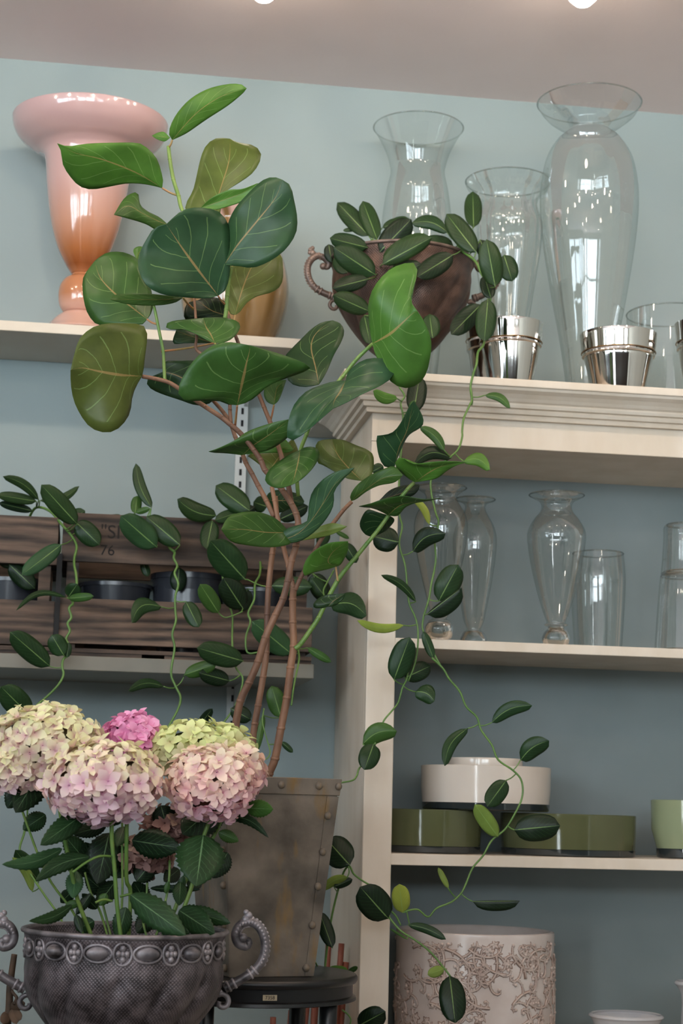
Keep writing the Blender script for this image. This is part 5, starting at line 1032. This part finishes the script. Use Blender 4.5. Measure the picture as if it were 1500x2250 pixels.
for c, pts, Y in [('N', [(735, 150), (738, 300), (755, 480), (770, 700), (800, 960)], [2.05, 2.06]), ('N', [(835, 170), (832, 400), (835, 560), (860, 640), (845, 960)], [2.07, 2.1]), ('N', [(805, 170), (805, 400), (806, 640), (790, 960)], [2.12, 2.12]),
 ('N', [(390, 60), (430, 300), (462, 450), (500, 640), (540, 760), (620, 960)], [2.08, 2.1]), ('N', [(970, 490), (966, 650), (940, 800), (975, 960)], [2.14, 2.12]), ('N', [(1118, 420), (1108, 600), (1050, 850), (1010, 960)], [2.12, 2.1]),
 ('N', [(1420, 60), (1330, 300), (1270, 570), (1210, 740), (1120, 960)], [2.09, 2.1]), ('N', [(560, 500), (600, 640), (660, 760), (720, 960)], [2.13, 2.13]), ('N', [(640, 560), (700, 800), (740, 960)], [2.16, 2.14]), ('N', [(120, 20), (300, 500), (480, 760), (570, 960)], [2.12, 2.13]),
 ('N', [(1500, 20), (1420, 240), (1230, 540), (1150, 750), (1060, 960)], [2.13, 2.13]), ('N', [(730, 395), (650, 395), (560, 440), (480, 500)], [2.05, 2.03]), ('N', [(870, 640), (790, 660)], [2.08, 2.08]), ('N', [(740, 690), (680, 680), (630, 700)], [2.06, 2.05])]: hs(c, pts, Y, .0024 if len(pts) > 4 else .0014)
HL = [('M', (235, 460), (85, 715), 190, 'k', 2.10, 2.06), ('M', (120, 560), (40, 690), 120, 'k', 2.12, 2.12), ('N', (565, 105), (265, 322), 150, 'd', 2.06, 2.02), ('N', (410, 345), (12, 448), 105, 'g', 2.05, 1.99, D_(bend=-12)), ('N', (590, 398), (232, 560), 120, 'd', 2.05, 2.0, D_(bend=12)),
 ('N', (500, 490), (480, 672), 120, 'g', 2.10, 2.08), ('N', (475, 715), (190, 822), 80, 'd', 2.07, 2.02, D_(bend=-10)), ('N', (720, 240), (640, 580), 240, 'k', 2.14, 2.12), ('N', (700, 190), (480, 250), 110, 'k', 2.13, 2.11), ('N', (1340, 255), (1292, 592), 330, 'd', 2.05, 2.01, D_(fat=.42, sharp=.12)),
 ('N', (860, 648), (1225, 915), 200, 'd', 2.03, 1.97), ('N', (1180, 750), (1415, 905), 190, 'd', 2.06, 2.02, D_(fat=.4)), ('N', (1215, 745), (1520, 835), 120, 'd', 2.09, 2.06), ('N', (990, 605), (1320, 615), 55, 'k', 2.16, 2.12), ('N', (870, 290), (1190, 340), 200, 'k', 2.11, 2.08),
 ('N', (1420, 60), (1200, 250), 260, 'k', 2.13, 2.10), ('K', (300, 1420), (200, 1590), 140, 'k', 2.16, 2.15), ('N', (830, 730), (775, 945), 130, 'd', 2.08, 2.08), ('N', (560, 130), (800, 175), 100, 'd', 2.07, 2.06), ('K', (372, 1122), (600, 1135), 120, 'm', 2.09, 2.05, D_(fat=.6)), ('K', (250, 1185), (570, 1322), 70, 'k', 2.10, 2.06, D_(bend=-18)),
 ('K', (240, 1285), (372, 1345), 85, 'm', 2.12, 2.12), ('K', (290, 1030), (400, 1095), 90, 'd', 2.11, 2.10), ('N', (500, 780), (540, 900), 60, 'k', 2.09, 2.08), ('N', (460, 500), (560, 330), 160, 'k', 2.16, 2.16), ('N', (620, 520), (500, 350), 180, 'k', 2.17, 2.17), ('N', (900, 420), (1060, 500), 120, 'k', 2.15, 2.14),
 ('N', (1190, 560), (1180, 720), 100, 'd', 2.12, 2.1), ('N', (640, 740), (540, 640), 80, 'k', 2.12, 2.1), ('N', (1110, 560), (1090, 640), 40, 'm', 2.11, 2.11), ('N', (1180, 640), (1210, 520), 60, 'd', 2.12, 2.12), ('N', (760, 560), (640, 720), 130, 'k', 2.15, 2.13), ('N', (1060, 880), (1250, 900), 130, 'd', 2.05, 2.03),
 ('M', (500, 370), (590, 320), 90, 'd', 2.14, 2.14), ('N', (1000, 180), (1120, 330), 220, 'k', 2.16, 2.16), ('N', (820, 200), (770, 330), 100, 'd', 2.12, 2.1), ('K', (60, 1000), (-60, 930), 170, 'k', 2.15, 2.15), ('N', (1060, 60), (1100, 200), 160, 'k', 2.12, 2.12), ('N', (1480, 110), (1560, 160), 80, 'm', 2.1, 2.08), ('N', (700, 640), (660, 720), 70, 'm', 2.08, 2.08),
 ('N', (430, 720), (540, 700), 60, 'm', 2.1, 2.1), ('N', (600, 640), (500, 780), 70, 'k', 2.1, 2.1)]
for a_ in [(640, 560, 560, 300, 200), (760, 540, 820, 300, 220), (930, 400, 1090, 260, 200), (560, 420, 420, 250, 150), (900, 560, 1010, 420, 150), (700, 640, 560, 520, 130), (1130, 330, 1010, 170, 190), (820, 420, 700, 260, 200), (480, 620, 400, 700, 90), (960, 700, 880, 560, 130), (1330, 200, 1480, 130, 130), (300, 120, 150, 220, 130), (1180, 480, 1080, 560, 110), (620, 820, 500, 880, 110), (1240, 600, 1330, 520, 110), (1000, 780, 900, 900, 130)]:
    HL.append(('N', (a_[0], a_[1]), (a_[2], a_[3]), a_[4], random.choice('kkd'), 2.15+random.uniform(-.02, .03), 2.14+random.uniform(-.02, .03)))
for lf in HL:
    c, b_, tp, wd, tint, Y0, Y1 = lf[:7]; op = dict(sharp=.12, fat=.45); op.update(lf[7] if len(lf) > 7 else {})
    oval(fl, cv(c, [b_])[0], cv(c, [tp])[0], wd*CR[c][2], Y0, Y1, tint=tint, off=HO, serr=True, **op)
sm.build('stem', 'greenstem', hy); fl.build('foliage', 'hydleaf', hy, solid=.0006)

# ------------------------------------------------------------------ red twigs behind the table, dried stem at the left edge
tw = thing('twig_bundle', 'bundle of cut red-brown twigs standing behind the round table', 'twigs', (P(600, 2240, 2.70).x, 2.70, 0)); off = Vector(tw.location)
for px, py, bx in ((722, 2072, 610), (750, 2073, 630), (760, 2114, 650), (700, 2122, 600), (640, 2220, 560), (600, 2235, 580), (735, 2130, 640), (675, 2200, 600), (690, 2215, 640)):
    a = P(px, py, 2.69); b_ = P(bx, 2700, 2.70+random.uniform(-.03, .03)); b_.z = .3
    mb = MB(); mb.tube([a-off, a.lerp(b_, .3)-off+Vector((random.uniform(-.008, .008), 0, 0)), a.lerp(b_, .7)-off, b_-off], [.0045, .005, .0055, .006], 8); mb.build('twig', 'twig', tw)
mb = MB(); mb.lathe([(.0005, 0), (.06, 0), (.075, .33), (.078, .335), (.073, .335), (.058, .02), (.0005, .02)], 40); bk = mb.build('bucket', 'zinc', tw, auto=40)
dr = thing('dried_branch', 'dark dried branch tied beneath the left handle of the grey urn', 'branch', P(20, 2240, 2.2)); off = Vector(dr.location)
mb = MB()
stem(mb, cv('N', [(95, 1040), (80, 1140), (65, 1260), (60, 1400), (45, 1560), (30, 2300)]), [2.2, 2.2], .0035, off, rr=.005)
stem(mb, cv('N', [(60, 1260), (90, 1300), (110, 1330), (90, 1370)]), [2.2, 2.19], .002, off)
mb.build('stem', 'dried', dr)
mb = MB()
for b0, t0, wd in (((60, 1400), (165, 1360), 70), ((60, 1410), (140, 1470), 80), ((55, 1420), (20, 1500), 70), ((70, 1390), (110, 1500), 60)):
    bb, tt = cv('N', [b0, t0]); 
    oval(mb, bb, tt, wd/3, 2.2, 2.18, tint='k', off=off)
mb.uv = None; mb.tint = None
mb.build('dry_leaf', 'dried', dr, solid=.001)
